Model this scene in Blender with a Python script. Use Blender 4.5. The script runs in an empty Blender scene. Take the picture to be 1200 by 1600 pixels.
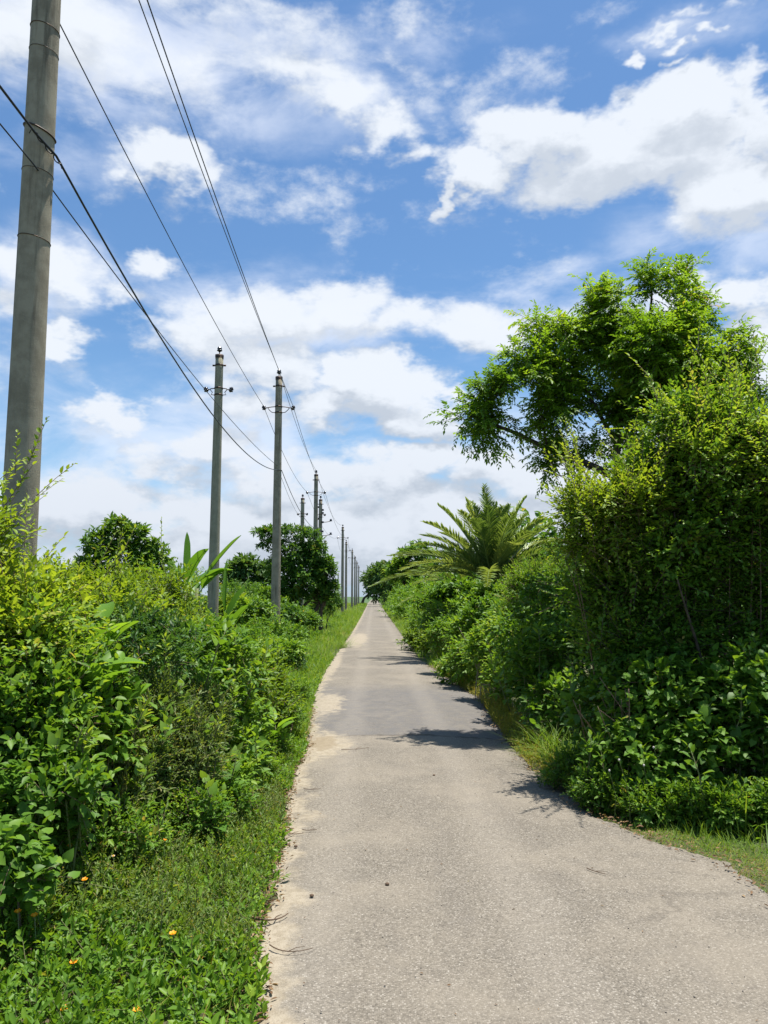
import bpy, math, random
import numpy as np
from mathutils import Vector
R = math.radians
PI = math.pi
# ------------------------------------------------------------------ camera
FPX = 1202.0                      # focal length in pixels of the 1200 x 1600 frame
PITCH = math.atan(132/FPX); YAW = R(0.76); EYE = 1.6
S = bpy.context.scene
cam_d = bpy.data.cameras.new('camera'); cam = bpy.data.objects.new('camera', cam_d)
S.collection.objects.link(cam); S.camera = cam
cam_d.sensor_fit = 'VERTICAL'; cam_d.sensor_height = 36; cam_d.lens = 36*FPX/1600
cam_d.clip_start = 0.05; cam_d.clip_end = 6000
cam.location = (0, 0, EYE); cam.rotation_euler = (PI/2+PITCH, 0, -YAW)
S.render.resolution_x = 768; S.render.resolution_y = 1024
S.view_settings.view_transform = 'Standard'; S.view_settings.look = 'None'
S.view_settings.gamma = 1; S.view_settings.exposure = 0.86
S.cycles.max_bounces = 8; S.cycles.diffuse_bounces = 4; S.cycles.transmission_bounces = 4
S.cycles.transparent_max_bounces = 4; S.cycles.sample_clamp_indirect = 8

FW = np.array([math.sin(YAW)*math.cos(PITCH), math.cos(YAW)*math.cos(PITCH), math.sin(PITCH)])
RT = np.array([math.cos(YAW), -math.sin(YAW), 0.0]); UP = np.cross(RT, FW)
def ray(px, py): return FW + RT*(px-600)/FPX + UP*(800-py)/FPX
def at(px, py, Y):
    d = ray(px, py); return np.array([0, 0, EYE]) + d*(Y/d[1])
def gnd(px, py, z=0.0):
    d = ray(px, py); return np.array([0, 0, EYE]) + d*((z-EYE)/d[2])

# ------------------------------------------------------------------ light
SUN = Vector((0.15, 0.10, 0.985)).normalized()
sl = bpy.data.lights.new('sun', 'SUN'); sl.energy = 4.6; sl.angle = R(0.5); sl.color = (1, .955, .88)
so = bpy.data.objects.new('sun', sl); S.collection.objects.link(so)
so.rotation_euler = SUN.to_track_quat('Z', 'Y').to_euler(); so.location = (0, 0, 50)
SUN_EL = math.asin(SUN.z); SUN_AZ = math.atan2(SUN.x, SUN.y)

class NT:
    def __init__(s, tree): s.t = tree; s.n = tree.nodes; s.l = tree.links
    def node(s, typ, **kw):
        n = s.n.new(typ)
        for k, v in kw.items(): setattr(n, k, v)
        return n
    def put(s, sock, v):
        if hasattr(v, 'is_linked') or isinstance(v, bpy.types.NodeSocket): s.l.new(v, sock)
        else: sock.default_value = v
    def math(s, op, a, b=None, c=None, clamp=False):
        n = s.node('ShaderNodeMath', operation=op, use_clamp=clamp)
        for i, v in enumerate((a, b, c)):
            if v is not None: s.put(n.inputs[i], v)
        return n.outputs[0]
    def vec(s, op, a, b=None, out=0):
        n = s.node('ShaderNodeVectorMath', operation=op); s.put(n.inputs[0], a)
        if b is not None: s.put(n.inputs[1], b)
        return n.outputs[out]
    def noise(s, vec, scale, detail=4, rough=.55, lac=2.0, dist=0.0, out='Fac'):
        n = s.node('ShaderNodeTexNoise'); n.inputs['Scale'].default_value = scale
        n.inputs['Detail'].default_value = detail; n.inputs['Roughness'].default_value = rough
        n.inputs['Lacunarity'].default_value = lac; n.inputs['Distortion'].default_value = dist
        if vec is not None: s.l.new(vec, n.inputs['Vector'])
        return n.outputs[out]
    def ramp(s, fac, stops, interp='LINEAR'):
        n = s.node('ShaderNodeValToRGB'); s.l.new(fac, n.inputs[0]); cr = n.color_ramp; cr.interpolation = interp
        while len(cr.elements) < len(stops): cr.elements.new(0.5)
        for e, (p, c) in zip(cr.elements, stops):
            e.position = p; e.color = (c[0], c[1], c[2], 1) if hasattr(c, '__len__') else (c, c, c, 1)
        return n.outputs[0]
    def mix(s, fac, a, b):
        n = s.node('ShaderNodeMix', data_type='RGBA'); s.put(n.inputs[0], fac)
        for k, v in ((6, a), (7, b)):
            if isinstance(v, tuple): v = (v[0], v[1], v[2], 1)
            s.put(n.inputs[k], v)
        return n.outputs[2]
    def smooth(s, x, lo, hi):
        n = s.node('ShaderNodeMapRange', interpolation_type='SMOOTHSTEP'); s.put(n.inputs[0], x)
        n.inputs[1].default_value = lo; n.inputs[2].default_value = hi
        return n.outputs[0]

# ------------------------------------------------------------------ sky: Nishita blue + clouds laid out on the sky's own azimuth/elevation
def azel(px, py):
    d = ray(px, py); d = d/np.linalg.norm(d); return math.atan2(d[0], d[1]), math.asin(d[2])
CLOUDS = [  # cx, cy, rx, ry (photo pixels), strength
 (100,60,320,110,.55),(420,30,250,60,.40),(640,50,140,50,.42),
 (520,160,80,40,.66),(590,205,75,38,.68),(650,245,60,30,.60),(470,120,90,40,.5),
 (235,258,85,38,.70),(290,285,40,22,.5),
 (1010,235,210,90,1.25),(1060,165,110,60,1.15),(850,215,110,60,1.0),(735,275,65,38,.9),(1130,290,110,60,1.05),(940,300,130,45,.85),
 (1190,110,45,60,.75),(1090,350,120,40,.55),(1190,200,60,80,.9),(700,320,16,30,.55),(1045,40,60,18,.62),(1010,78,26,16,.8),(1050,47,26,17,.8),(1110,38,24,14,.7),(1070,65,26,14,.7),(1135,125,18,11,.7),(1060,100,30,12,.6),(1080,10,60,14,.5),
 (110,430,130,38,.72),(240,408,45,26,.66),(200,450,60,22,.5),(30,470,70,28,.55),(115,532,80,26,.72),(60,545,50,16,.5),
 (180,638,62,28,.82),(160,655,30,10,.5),
 (330,530,120,60,.75),(450,500,140,60,.85),(430,580,170,60,.78),(560,480,90,50,.75),(620,510,120,40,.70),(760,505,110,42,.72),(880,500,90,30,.5),
 (590,610,90,62,1.15),(540,590,60,42,.95),(650,650,60,42,1.0),(500,640,80,50,.8),(380,650,90,40,.6),(690,600,40,16,.55),
 (300,700,95,38,.95),(230,740,90,30,.7),(420,740,110,45,.75),(640,725,90,38,.9),(570,760,120,40,.8),(760,740,110,50,.85),
 (1130,475,120,45,.85),(1190,560,90,80,.95),(1080,440,70,20,.5),(1000,500,120,30,.45),
 (600,850,900,110,.95),(100,790,220,60,.8),(300,800,200,50,.8),(900,760,260,60,.75),(1000,700,200,60,.55),(-300,600,300,120,.9),(1500,500,250,160,.9),(-200,250,150,90,.7),
]
W = bpy.data.worlds.new('World'); S.world = W; W.use_nodes = True
def cloud_group():
    g = bpy.data.node_groups.new('cloud_density', 'ShaderNodeTree')
    g.interface.new_socket('v', in_out='INPUT', socket_type='NodeSocketVector')
    g.interface.new_socket('n', in_out='INPUT', socket_type='NodeSocketFloat')
    g.interface.new_socket('d', in_out='OUTPUT', socket_type='NodeSocketFloat')
    t = NT(g); gi = t.node('NodeGroupInput'); go = t.node('NodeGroupOutput')
    acc = None
    for cx, cy, rx, ry, st in CLOUDS:
        a, e = azel(cx, cy); ce = math.cos(e)
        a2, _ = azel(cx+rx, cy); _, e2 = azel(cx, cy-ry)
        d = t.vec('SUBTRACT', gi.outputs[0], (a, e, 0))
        d = t.vec('MULTIPLY', d, (1/max(1e-3, abs(a2-a)), 1/max(1e-3, abs(e2-e)), 0))
        q = t.vec('LENGTH', d, out=1)
        f = t.math('MULTIPLY_ADD', q, -st*0.75, st, clamp=True)
        acc = f if acc is None else t.math('SMOOTH_MAX', acc, f, 0.12)
    r = t.math('ADD', acc, gi.outputs[1])
    g.links.new(r, go.inputs[0]); return g
def world_nodes():
    t = NT(W.node_tree); t.n.clear()
    out = t.node('ShaderNodeOutputWorld'); bg = t.node('ShaderNodeBackground'); t.l.new(bg.outputs[0], out.inputs[0])
    tc = t.node('ShaderNodeTexCoord'); v = t.vec('NORMALIZE', tc.outputs['Generated'])
    sky = t.node('ShaderNodeTexSky', sky_type='NISHITA', sun_disc=False)
    sky.sun_elevation = SUN_EL; sky.sun_rotation = SUN_AZ; sky.air_density = 1.15; sky.dust_density = 0.6; sky.ozone_density = 2.5
    sp = t.node('ShaderNodeSeparateXYZ'); t.l.new(v, sp.inputs[0])
    az = t.math('ARCTAN2', sp.outputs[0], sp.outputs[1]); el = t.math('ARCSINE', sp.outputs[2])
    cb = t.node('ShaderNodeCombineXYZ'); t.l.new(az, cb.inputs[0]); t.l.new(el, cb.inputs[1])
    # the wispier and billowing detail: warp by noise, add fbm
    sc = t.vec('MULTIPLY', v, (1.0, 1.0, 1.75))
    w1 = t.noise(sc, 7.0, 5, .62, out='Color')
    w = t.vec('MULTIPLY', t.vec('SUBTRACT', w1, (.5, .5, .5)), (.22, .12, 0))
    p = t.vec('ADD', cb.outputs[0], w)
    f1 = t.noise(sc, 9.0, 9, .60)
    f2 = t.noise(sc, 26.0, 6, .6)
    ns = t.math('ADD', t.math('MULTIPLY_ADD', f1, 1.3, -.65), t.math('MULTIPLY_ADD', f2, .42, -.21))
    G = cloud_group()
    def dens(vec, n):
        k = t.node('ShaderNodeGroup'); k.node_tree = G; t.l.new(vec, k.inputs[0]); t.l.new(n, k.inputs[1]); return k.outputs[0]
    d0 = dens(p, ns)
    # same field a little higher in the sky: where that is thick, the cloud's underside is shaded by the cloud itself
    sc2 = t.vec('ADD', sc, (0.0, -.01, .06))
    g1 = t.noise(sc2, 9.0, 7, .62)
    ns2 = t.math('MULTIPLY_ADD', g1, 1.5, -.75)
    d1 = dens(t.vec('ADD', p, (.004, .035, 0)), ns2)
    cover = t.smooth(d0, .10, .54)
    # thin high veils: soft, streaky, never opaque
    vz = t.noise(t.vec('MULTIPLY', v, (2.2, 2.2, 5.5)), 2.6, 8, .58, dist=.4); vacc = None
    for cx, cy, rx, ry, st in ((200,90,480,190,1.0),(560,110,300,120,.9),(60,240,200,60,.5),(110,450,230,110,.8),(860,480,330,80,.8),(1100,380,260,110,.7),(480,500,420,120,.9),(1080,50,170,70,.6),(300,700,500,120,.8),(900,700,400,120,.8),(60,600,200,120,.4)):
        a, e = azel(cx, cy); a2, _ = azel(cx+rx, cy); _, e2 = azel(cx, cy-ry)
        q = t.vec('MULTIPLY', t.vec('SUBTRACT', p, (a, e, 0)), (1/abs(a2-a), 1/abs(e2-e), 0)); q = t.vec('LENGTH', q, out=1)
        f = t.math('MULTIPLY', t.smooth(q, 1.15, .15), st); vacc = f if vacc is None else t.math('MAXIMUM', vacc, f)
    veil2 = t.math('MULTIPLY', vacc, t.smooth(t.math('ADD', vz, t.math('MULTIPLY', vacc, .16)), .44, .74))
    veil2 = t.math('MULTIPLY', veil2, .80)
    rel = t.math('SUBTRACT', d1, t.math('MULTIPLY', d0, .75))
    thick = t.smooth(rel, -.12, .50)
    low = t.smooth(el, .42, .02)                      # far clouds seen from the side show more grey base
    thick = t.math('MULTIPLY', thick, t.math('MULTIPLY_ADD', low, .35, .60))
    ccol = t.mix(thick, (.88, .93, 1.0), (.47, .535, .63))
    # sky gets its own strength, the clouds their own
    sk = t.vec('MULTIPLY', sky.outputs[0], (.051, .067, .079))
    veil = t.math('MULTIPLY', t.smooth(el, .34, -.02), .55)
    sk2 = t.mix(veil, sk, (.29, .415, .585))
    ccol = t.mix(t.math('MULTIPLY', t.smooth(el, .30, .03), .75), ccol, t.mix(thick, (.72, .77, .86), (.50, .565, .66)))
    ccol2 = t.vec('MULTIPLY', ccol, (.56, .56, .56))
    sk2 = t.mix(veil2, sk2, (.505, .54, .61))
    fin = t.mix(t.math('MULTIPLY', cover, .96), sk2, ccol2)
    t.l.new(fin, bg.inputs['Color']); bg.inputs['Strength'].default_value = 1.0
world_nodes()
W.cycles.sampling_method = 'MANUAL'; W.cycles.sample_map_resolution = 512

# ------------------------------------------------------------------ object helpers
COL = S.collection
def tag(o, label=None, cat=None, group=None, kind=None):
    for k, v in (('label', label), ('category', cat), ('group', group), ('kind', kind)):
        if v: o[k] = v
    return o
def empty(name, loc, label, cat, group=None):
    o = bpy.data.objects.new(name, None); COL.objects.link(o); o.location = tuple(float(q) for q in loc)
    o.empty_display_size = .2
    return tag(o, label, cat, group)
def mesh_obj(name, V, F, mat, parent=None, tone=None, org=(0, 0, 0), smooth=False):
    """V (n,3) world coords, F (m,3|4) or list of ragged faces; org is subtracted so the thing's own origin sits at its base."""
    V = np.asarray(V, dtype=np.float64) - np.asarray(org, dtype=np.float64)
    me = bpy.data.meshes.new(name)
    if isinstance(F, np.ndarray):
        k = F.shape[1]; me.vertices.add(len(V)); me.vertices.foreach_set('co', V.astype(np.float32).ravel())
        me.loops.add(F.size); me.loops.foreach_set('vertex_index', F.astype(np.int32).ravel())
        me.polygons.add(len(F)); me.polygons.foreach_set('loop_start', np.arange(0, F.size, k, dtype=np.int32))
        me.update(calc_edges=True)
    else:
        me.from_pydata([tuple(v) for v in V], [], [tuple(f) for f in F]); me.update()
    if tone is not None:
        a = me.attributes.new('tone', 'FLOAT', 'POINT'); a.data.foreach_set('value', np.asarray(tone, dtype=np.float32))
    if smooth: me.polygons.foreach_set('use_smooth', np.ones(len(me.polygons), dtype=bool))
    me.materials.append(mat)
    o = bpy.data.objects.new(name, me); COL.objects.link(o)
    if parent is not None: o.parent = parent
    return o
class MB:
    def __init__(s): s.V = []; s.F = []; s.T = []; s.n = 0
    def add(s, V, F, tone=None):
        V = np.asarray(V, float).reshape(-1, 3); F = np.asarray(F, int)
        if F.shape[1] == 4: F = np.concatenate([F[:, [0, 1, 2]], F[:, [0, 2, 3]]])
        s.V.append(V); s.F.append(F+s.n); s.n += len(V)
        s.T.append(np.full(len(V), .5) if tone is None else np.broadcast_to(tone, (len(V),)))
        return s
    def build(s, name, mat, parent=None, org=(0, 0, 0), smooth=False):
        if not s.V: return None
        return mesh_obj(name, np.concatenate(s.V), np.concatenate(s.F), mat, parent, np.concatenate(s.T), org, smooth)
def nrm(a): return a/np.maximum(1e-9, np.linalg.norm(a, axis=-1, keepdims=True))
def tube(mb, pts, rad, seg=8, caps=True, tone=None):
    pts = np.asarray(pts, float); n = len(pts); rad = np.broadcast_to(rad, (n,))
    tn = nrm(np.gradient(pts, axis=0)); ref = np.array([0, 0, 1.]) if abs(tn[0][2]) < .8 else np.array([1., 0, 0])
    a = nrm(np.cross(tn, ref)); b = np.cross(tn, a)
    th = np.arange(seg)*2*PI/seg
    V = pts[:, None]+rad[:, None, None]*(np.cos(th)[None, :, None]*a[:, None]+np.sin(th)[None, :, None]*b[:, None])
    V = V.reshape(-1, 3); i, j = np.meshgrid(np.arange(n-1), np.arange(seg), indexing='ij'); j2 = (j+1) % seg
    F = np.stack([i*seg+j, i*seg+j2, (i+1)*seg+j2, (i+1)*seg+j], -1).reshape(-1, 4)
    F = np.concatenate([F[:, [0, 1, 2]], F[:, [0, 2, 3]]])
    if caps:
        V = np.concatenate([V, pts[:1], pts[-1:]]); c0 = n*seg; c1 = c0+1; k = np.arange(seg); k2 = (k+1) % seg
        F = np.concatenate([F, np.stack([k2, k, np.full(seg, c0)], -1), np.stack([(n-1)*seg+k, (n-1)*seg+k2, np.full(seg, c1)], -1)])
    mb.add(V, F, tone)
def tubes3(mb, P0, P1, P2, r0, r1):
    """many thin three-sided twigs at once, each P0 -> P1 -> P2"""
    n = len(P0)
    if n == 0: return
    pts = np.stack([P0, P1, P2], 1); t = nrm(P2-P0); a = nrm(np.cross(t, np.array([.31, .2, .93]))); b = np.cross(t, a)
    th = np.arange(3)*2*PI/3; off = np.cos(th)[None, :, None]*a[:, None]+np.sin(th)[None, :, None]*b[:, None]
    rr = np.stack([np.broadcast_to(r0, (n,)), np.broadcast_to((r0+r1)/2, (n,)), np.broadcast_to(r1, (n,))], 1)
    V = pts[:, :, None]+off[:, None]*rr[:, :, None, None]
    base = np.array([[i*3+j, i*3+(j+1) % 3, (i+1)*3+(j+1) % 3] for i in range(2) for j in range(3)]+[[i*3+j, (i+1)*3+(j+1) % 3, (i+1)*3+j] for i in range(2) for j in range(3)])
    F = (base[None]+(np.arange(n)*9)[:, None, None]).reshape(-1, 3)
    mb.add(V.reshape(-1, 3), F)
def box(mb, c, s, tone=None):
    x, y, z = np.array(s)/2; V = np.array([[i*x, j*y, k*z] for i in (-1, 1) for j in (-1, 1) for k in (-1, 1)])+np.array(c)
    mb.add(V, [[0, 1, 3, 2], [4, 6, 7, 5], [0, 4, 5, 1], [2, 3, 7, 6], [0, 2, 6, 4], [1, 5, 7, 3]], tone)
def lathe(mb, c, prof, seg=16, axis=(0, 0, 1)):
    prof = np.array(prof, float); ax = nrm(np.array(axis, float)); a = nrm(np.cross(ax, [.9, .3, .1])); b = np.cross(ax, a)
    th = np.arange(seg)*2*PI/seg
    V = np.array(c)+prof[:, 1, None, None]*ax+prof[:, 0, None, None]*(np.cos(th)[None, :, None]*a+np.sin(th)[None, :, None]*b)
    n = len(prof); i, j = np.meshgrid(np.arange(n-1), np.arange(seg), indexing='ij'); j2 = (j+1) % seg
    F = np.stack([i*seg+j, i*seg+j2, (i+1)*seg+j2, (i+1)*seg+j], -1).reshape(-1, 4)
    mb.add(V.reshape(-1, 3), F)

# ------------------------------------------------------------------ materials
def new_mat(name):
    m = bpy.data.materials.new(name); m.use_nodes = True; t = NT(m.node_tree)
    b = m.node_tree.nodes['Principled BSDF']; o = [n for n in m.node_tree.nodes if n.type == 'OUTPUT_MATERIAL'][0]
    return m, t, b, o
def leaf_mat(name, stops, trans=.38, rough=.48, tcol=1.5, spec=.25):
    m, t, b, o = new_mat(name)
    at_ = t.node('ShaderNodeAttribute', attribute_name='tone')
    stops = [(p*.96, c) for p, c in stops]+([(1.0, (.34, .29, .08))] if 'grass' not in name else [])
    col = t.ramp(at_.outputs['Fac'], stops)
    t.l.new(col, b.inputs['Base Color']); b.inputs['Roughness'].default_value = rough
    b.inputs['Specular IOR Level'].default_value = spec
    tr = t.node('ShaderNodeBsdfTranslucent')
    tc = t.vec('MULTIPLY', col, (tcol*1.15, tcol*1.0, tcol*.45)); t.l.new(tc, tr.inputs[0])
    mx = t.node('ShaderNodeMixShader'); mx.inputs[0].default_value = trans
    t.l.new(b.outputs[0], mx.inputs[1]); t.l.new(tr.outputs[0], mx.inputs[2]); t.l.new(mx.outputs[0], o.inputs[0])
    return m
LM = {
 'lime':   leaf_mat('lime_leaves', [(0, (.085, .165, .014)), (.5, (.185, .29, .022)), (1, (.32, .42, .045))], .42),
 'fresh':  leaf_mat('fresh_green_leaves', [(0, (.050, .125, .014)), (.55, (.115, .235, .022)), (.9, (.19, .32, .030)), (1, (.27, .38, .045))], .40),
 'mid':    leaf_mat('mid_green_leaves', [(0, (.040, .105, .018)), (.6, (.085, .19, .026)), (1, (.17, .29, .040))], .36),
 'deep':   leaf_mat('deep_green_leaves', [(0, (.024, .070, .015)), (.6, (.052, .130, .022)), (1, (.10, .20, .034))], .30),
 'olive':  leaf_mat('olive_weed_leaves', [(0, (.060, .11, .020)), (.6, (.115, .185, .032)), (.92, (.17, .24, .05)), (1, (.24, .22, .07))], .38),
 'neem':   leaf_mat('feathery_tree_leaves', [(0, (.060, .145, .014)), (.5, (.135, .265, .020)), (.84, (.24, .38, .03)), (.93, (.33, .33, .04)), (.98, (.40, .20, .06))], .46),
 'broad':  leaf_mat('broad_blades', [(0, (.09, .21, .02)), (1, (.19, .35, .035))], .45, .42),
 'banana': leaf_mat('banana_blades', [(0, (.055, .15, .018)), (1, (.15, .30, .03))], .42, .40),
 'palm':   leaf_mat('palm_leaflets', [(0, (.08, .15, .035)), (.6, (.16, .24, .06)), (1, (.25, .32, .10))], .28, .40, spec=.4),
 'grass':  leaf_mat('grass_blades', [(0, (.07, .15, .015)), (.6, (.15, .26, .025)), (.92, (.24, .33, .05)), (1, (.36, .32, .14))], .40, .5),
 'dry':    leaf_mat('yellowing_weeds', [(0, (.13, .17, .02)), (.5, (.25, .27, .04)), (.8, (.32, .26, .06)), (1, (.28, .14, .05))], .35, .5),
 'dead':   leaf_mat('dead_leaves', [(0, (.10, .055, .030)), (.5, (.20, .12, .06)), (1, (.34, .24, .13))], .15, .7),
 'far':    leaf_mat('far_leaves', [(0, (.045, .10, .025)), (.6, (.080, .165, .035)), (1, (.14, .24, .05))], .32),
}
def plain(name, col, rough=.7, metal=0, noise=None, bump=0, spec=.3):
    m, t, b, o = new_mat(name)
    b.inputs['Roughness'].default_value = rough; b.inputs['Metallic'].default_value = metal; b.inputs['Specular IOR Level'].default_value = spec
    if noise:
        sc, col2 = noise; tc = t.node('ShaderNodeTexCoord'); f = t.noise(tc.outputs['Object'], sc, 6, .6)
        t.l.new(t.mix(t.smooth(f, .35, .65), col, col2), b.inputs['Base Color'])
        if bump:
            bp = t.node('ShaderNodeBump'); bp.inputs['Strength'].default_value = bump; bp.inputs['Distance'].default_value = .01
            t.l.new(f, bp.inputs['Height']); t.l.new(bp.outputs[0], b.inputs['Normal'])
    else: b.inputs['Base Color'].default_value = (*col, 1)
    return m
BARK = plain('bark', (.115, .088, .06), .85, noise=(14, (.05, .038, .027)), bump=.6)
STEM = plain('green_stem', (.11, .17, .045), .6, noise=(30, (.15, .13, .06)))
TWIG = plain('brown_twig', (.13, .085, .05), .8, noise=(30, (.22, .16, .10)))
WIRE = plain('wire_black', (.012, .013, .018), .45, spec=.5)
IRON = plain('dark_iron', (.055, .052, .05), .55, .6, noise=(40, (.12, .07, .045)))
PORC = plain('dark_porcelain', (.018, .013, .012), .18, spec=.7)
GALV = plain('galvanised_tie', (.24, .25, .26), .5, .6)
def concrete(name, c1, c2, c3):
    m, t, b, o = new_mat(name); tc = t.node('ShaderNodeTexCoord'); ob = tc.outputs['Object']
    f = t.noise(ob, 5.0, 7, .65); st = t.noise(t.vec('MULTIPLY', ob, (14, 14, .9)), 1.0, 6, .65); sp = t.noise(ob, 110, 3, .6)
    c = t.mix(t.smooth(f, .38, .66), c1, c2); c = t.mix(t.math('MULTIPLY', t.smooth(st, .50, .68), .75), c, c3)
    c = t.mix(t.math('MULTIPLY', t.smooth(sp, .58, .70), .35), c, (.40, .38, .33))
    t.l.new(c, b.inputs['Base Color']); b.inputs['Roughness'].default_value = .88; b.inputs['Specular IOR Level'].default_value = .2
    bp = t.node('ShaderNodeBump'); bp.inputs['Strength'].default_value = .5; bp.inputs['Distance'].default_value = .006
    t.l.new(t.math('ADD', sp, t.math('MULTIPLY', st, 1.5)), bp.inputs['Height']); t.l.new(bp.outputs[0], b.inputs['Normal'])
    return m
CONC = concrete('weathered_concrete', (.36, .315, .225), (.25, .215, .150), (.12, .100, .068))
CONC2 = concrete('pale_concrete', (.35, .32, .225), (.27, .25, .17), (.17, .155, .10))

# ------------------------------------------------------------------ road, ground
EDGE_L = [(385,1640),(398,1600),(397,1545),(393,1500),(405,1450),(425,1390),(437,1330),(447,1270),(458,1210),(478,1180),(480,1150),(487,1110),(494,1080),(508,1050),(528,1020),(546,995),(558,975),(568,957),(574,945)]
EDGE_R = [(1340,1500),(1200,1392),(1125,1350),(1010,1312),(930,1275),(870,1235),(820,1190),(785,1145),(752,1095),(715,1070),(675,1045),(652,1028),(636,1005),(620,982),(606,962),(597,949)]
eL = np.array([gnd(*p)[:2] for p in EDGE_L]); eR = np.array([gnd(*p)[:2] for p in EDGE_R])
eL = np.vstack([[-.42, -6], [-.44, 1.0], eL, [-1.35, 160], [-1.35, 420]]); eR = np.vstack([[2.6, -6], [2.6, 1.5], eR, [1.45, 160], [1.45, 420]])
o_ = np.argsort(eL[:, 1]); eL = eL[o_]; o_ = np.argsort(eR[:, 1]); eR = eR[o_]
def xl(y): return np.interp(y, eL[:, 1], eL[:, 0])
def xr(y): return np.interp(y, eR[:, 1], eR[:, 0])
rngE = np.random.default_rng(5)
def build_road():
    ys = np.concatenate([np.arange(-6, 2, .5), np.arange(2, 14, .02), np.arange(14, 40, .2), np.geomspace(40, 420, 120)])
    wob = lambda y, s: .020*np.sin(y*9+s)+.014*np.sin(y*23+2*s)+.02*np.sin(y*4.1+s*3)+.010*np.sin(y*47+s)+.006*np.sin(y*83+s*5)
    L = xl(ys)+wob(ys, 1.0); Rr = xr(ys)+wob(ys, 2.2)
    u = np.array([0, .04, .1, .2, .35, .5, .65, .8, .92, 1.0])
    X = L[:, None]+(Rr-L)[:, None]*u; Y = np.broadcast_to(ys[:, None], X.shape)
    Z = .030+.010*np.sin(u*PI)[None]+0*X; Z = Z-np.where((u == 0) | (u == 1), .022, 0)[None]
    V = np.stack([X, Y, Z], -1).reshape(-1, 3); n, k = X.shape
    i, j = np.meshgrid(np.arange(n-1), np.arange(k-1), indexing='ij')
    F = np.stack([i*k+j, i*k+j+1, (i+1)*k+j+1, (i+1)*k+j], -1).reshape(-1, 4)
    m, t, b, o = new_mat('worn_asphalt'); tc = t.node('ShaderNodeTexCoord'); ob = tc.outputs['Object']
    ed = t.node('ShaderNodeAttribute', attribute_name='tone').outputs['Fac']          # metres in from the left edge
    agg = t.node('ShaderNodeTexVoronoi'); agg.inputs['Scale'].default_value = 130; t.l.new(ob, agg.inputs['Vector'])
    g = t.node('ShaderNodeSeparateColor'); t.l.new(agg.outputs['Color'], g.inputs[0])
    chips = t.ramp(g.outputs[0], [(0, (.080, .070, .056)), (.3, (.158, .138, .110)), (.62, (.206, .181, .144)), (.86, (.252, .223, .181)), (1, (.36, .33, .28))])
    gap = t.smooth(agg.outputs['Distance'], .60, .30)
    base = t.mix(t.math('MULTIPLY_ADD', gap, .6, .4), (.125, .110, .088), chips)
    big = t.noise(ob, .9, 6, .62); mid_ = t.noise(ob, 7, 6, .65)
    base = t.mix(t.math('MULTIPLY', t.smooth(big, .42, .66), .45), base, (.260, .225, .175))
    base = t.mix(t.math('MULTIPLY', t.smooth(mid_, .52, .72), .28), base, (.130, .116, .098))
    # the greyer re-laid stretch
    sep = t.node('ShaderNodeSeparateXYZ'); t.l.new(ob, sep.inputs[0])
    wv = t.math('MULTIPLY_ADD', t.noise(ob, 1.6, 5, .6), 1.6, -.8)
    yy = t.math('ADD', sep.outputs[1], wv)
    crack_y = t.math('ADD', sep.outputs[1], t.math('ADD', t.math('MULTIPLY_ADD', t.noise(ob, 2.2, 5, .6), .55, -.27), t.math('MULTIPLY', t.math('ABSOLUTE', t.math('SUBTRACT', sep.outputs[0], .45)), .22)))
    pm = t.math('MULTIPLY', t.smooth(crack_y, 8.97, 9.03), t.smooth(yy, 14.6, 12.6))
    base = t.mix(t.math('MULTIPLY', pm, t.math('MULTIPLY_ADD', t.smooth(mid_, .3, .7), .45, .42)), base, (.118, .113, .110))
    ck = t.math('ABSOLUTE', t.math('SUBTRACT', crack_y, 8.98)); ck = t.smooth(ck, .055, .015)
    ck = t.math('MULTIPLY', ck, t.smooth(t.noise(ob, 5, 3, .5), .36, .50))
    base = t.mix(t.math('MULTIPLY', ck, .85), base, (.075, .065, .055))
    dc = t.node('ShaderNodeTexVoronoi', feature='DISTANCE_TO_EDGE'); dc.inputs['Scale'].default_value = .55
    t.l.new(t.vec('ADD', ob, t.vec('MULTIPLY', t.noise(ob, 2.5, 6, .65, out='Color'), (.9, .9, 0))), dc.inputs['Vector'])
    cr = t.math('MULTIPLY', t.smooth(dc.outputs['Distance'], .010, .002), t.smooth(t.noise(ob, .8, 3, .5), .50, .60)); base = t.mix(t.math('MULTIPLY', cr, .35), base, (.07, .06, .05))
    st_ = t.noise(t.vec('MULTIPLY', ob, (1.6, .35, 1)), 2.2, 6, .65); base = t.mix(t.math('MULTIPLY', t.smooth(st_, .50, .70), .22), base, (.11, .098, .085))
    tr_ = t.math('ABSOLUTE', t.math('SUBTRACT', t.math('ABSOLUTE', t.math('SUBTRACT', sep.outputs[0], .25)), .52)); base = t.mix(t.math('MULTIPLY', t.smooth(t.math('ADD', tr_, t.math('MULTIPLY_ADD', big, .5, -.25)), .22, .02), .16), base, (.32, .285, .235))
    blot = t.smooth(t.noise(ob, 17, 2, .4), .70, .76); base = t.mix(t.math('MULTIPLY', blot, .35), base, (.10, .085, .07))
    # pale silt washed over the left margin
    sn = t.noise(ob, 3.2, 7, .68); edn = t.math('ADD', ed, t.math('MULTIPLY_ADD', sn, -.75, .38))
    sand = t.smooth(edn, .21, .05)
    def patch(x, y, rx, ry, lo=1.15, hi=.6):
        q = t.vec('MULTIPLY', t.vec('SUBTRACT', ob, (x, y, 0)), (1/rx, 1/ry, 0)); q = t.vec('LENGTH', q, out=1)
        return t.smooth(t.math('ADD', q, t.math('MULTIPLY_ADD', t.math('ADD', sn, t.math('MULTIPLY_ADD', mid_, .8, -.4)), 1.5, -.75)), lo, hi)
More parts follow.
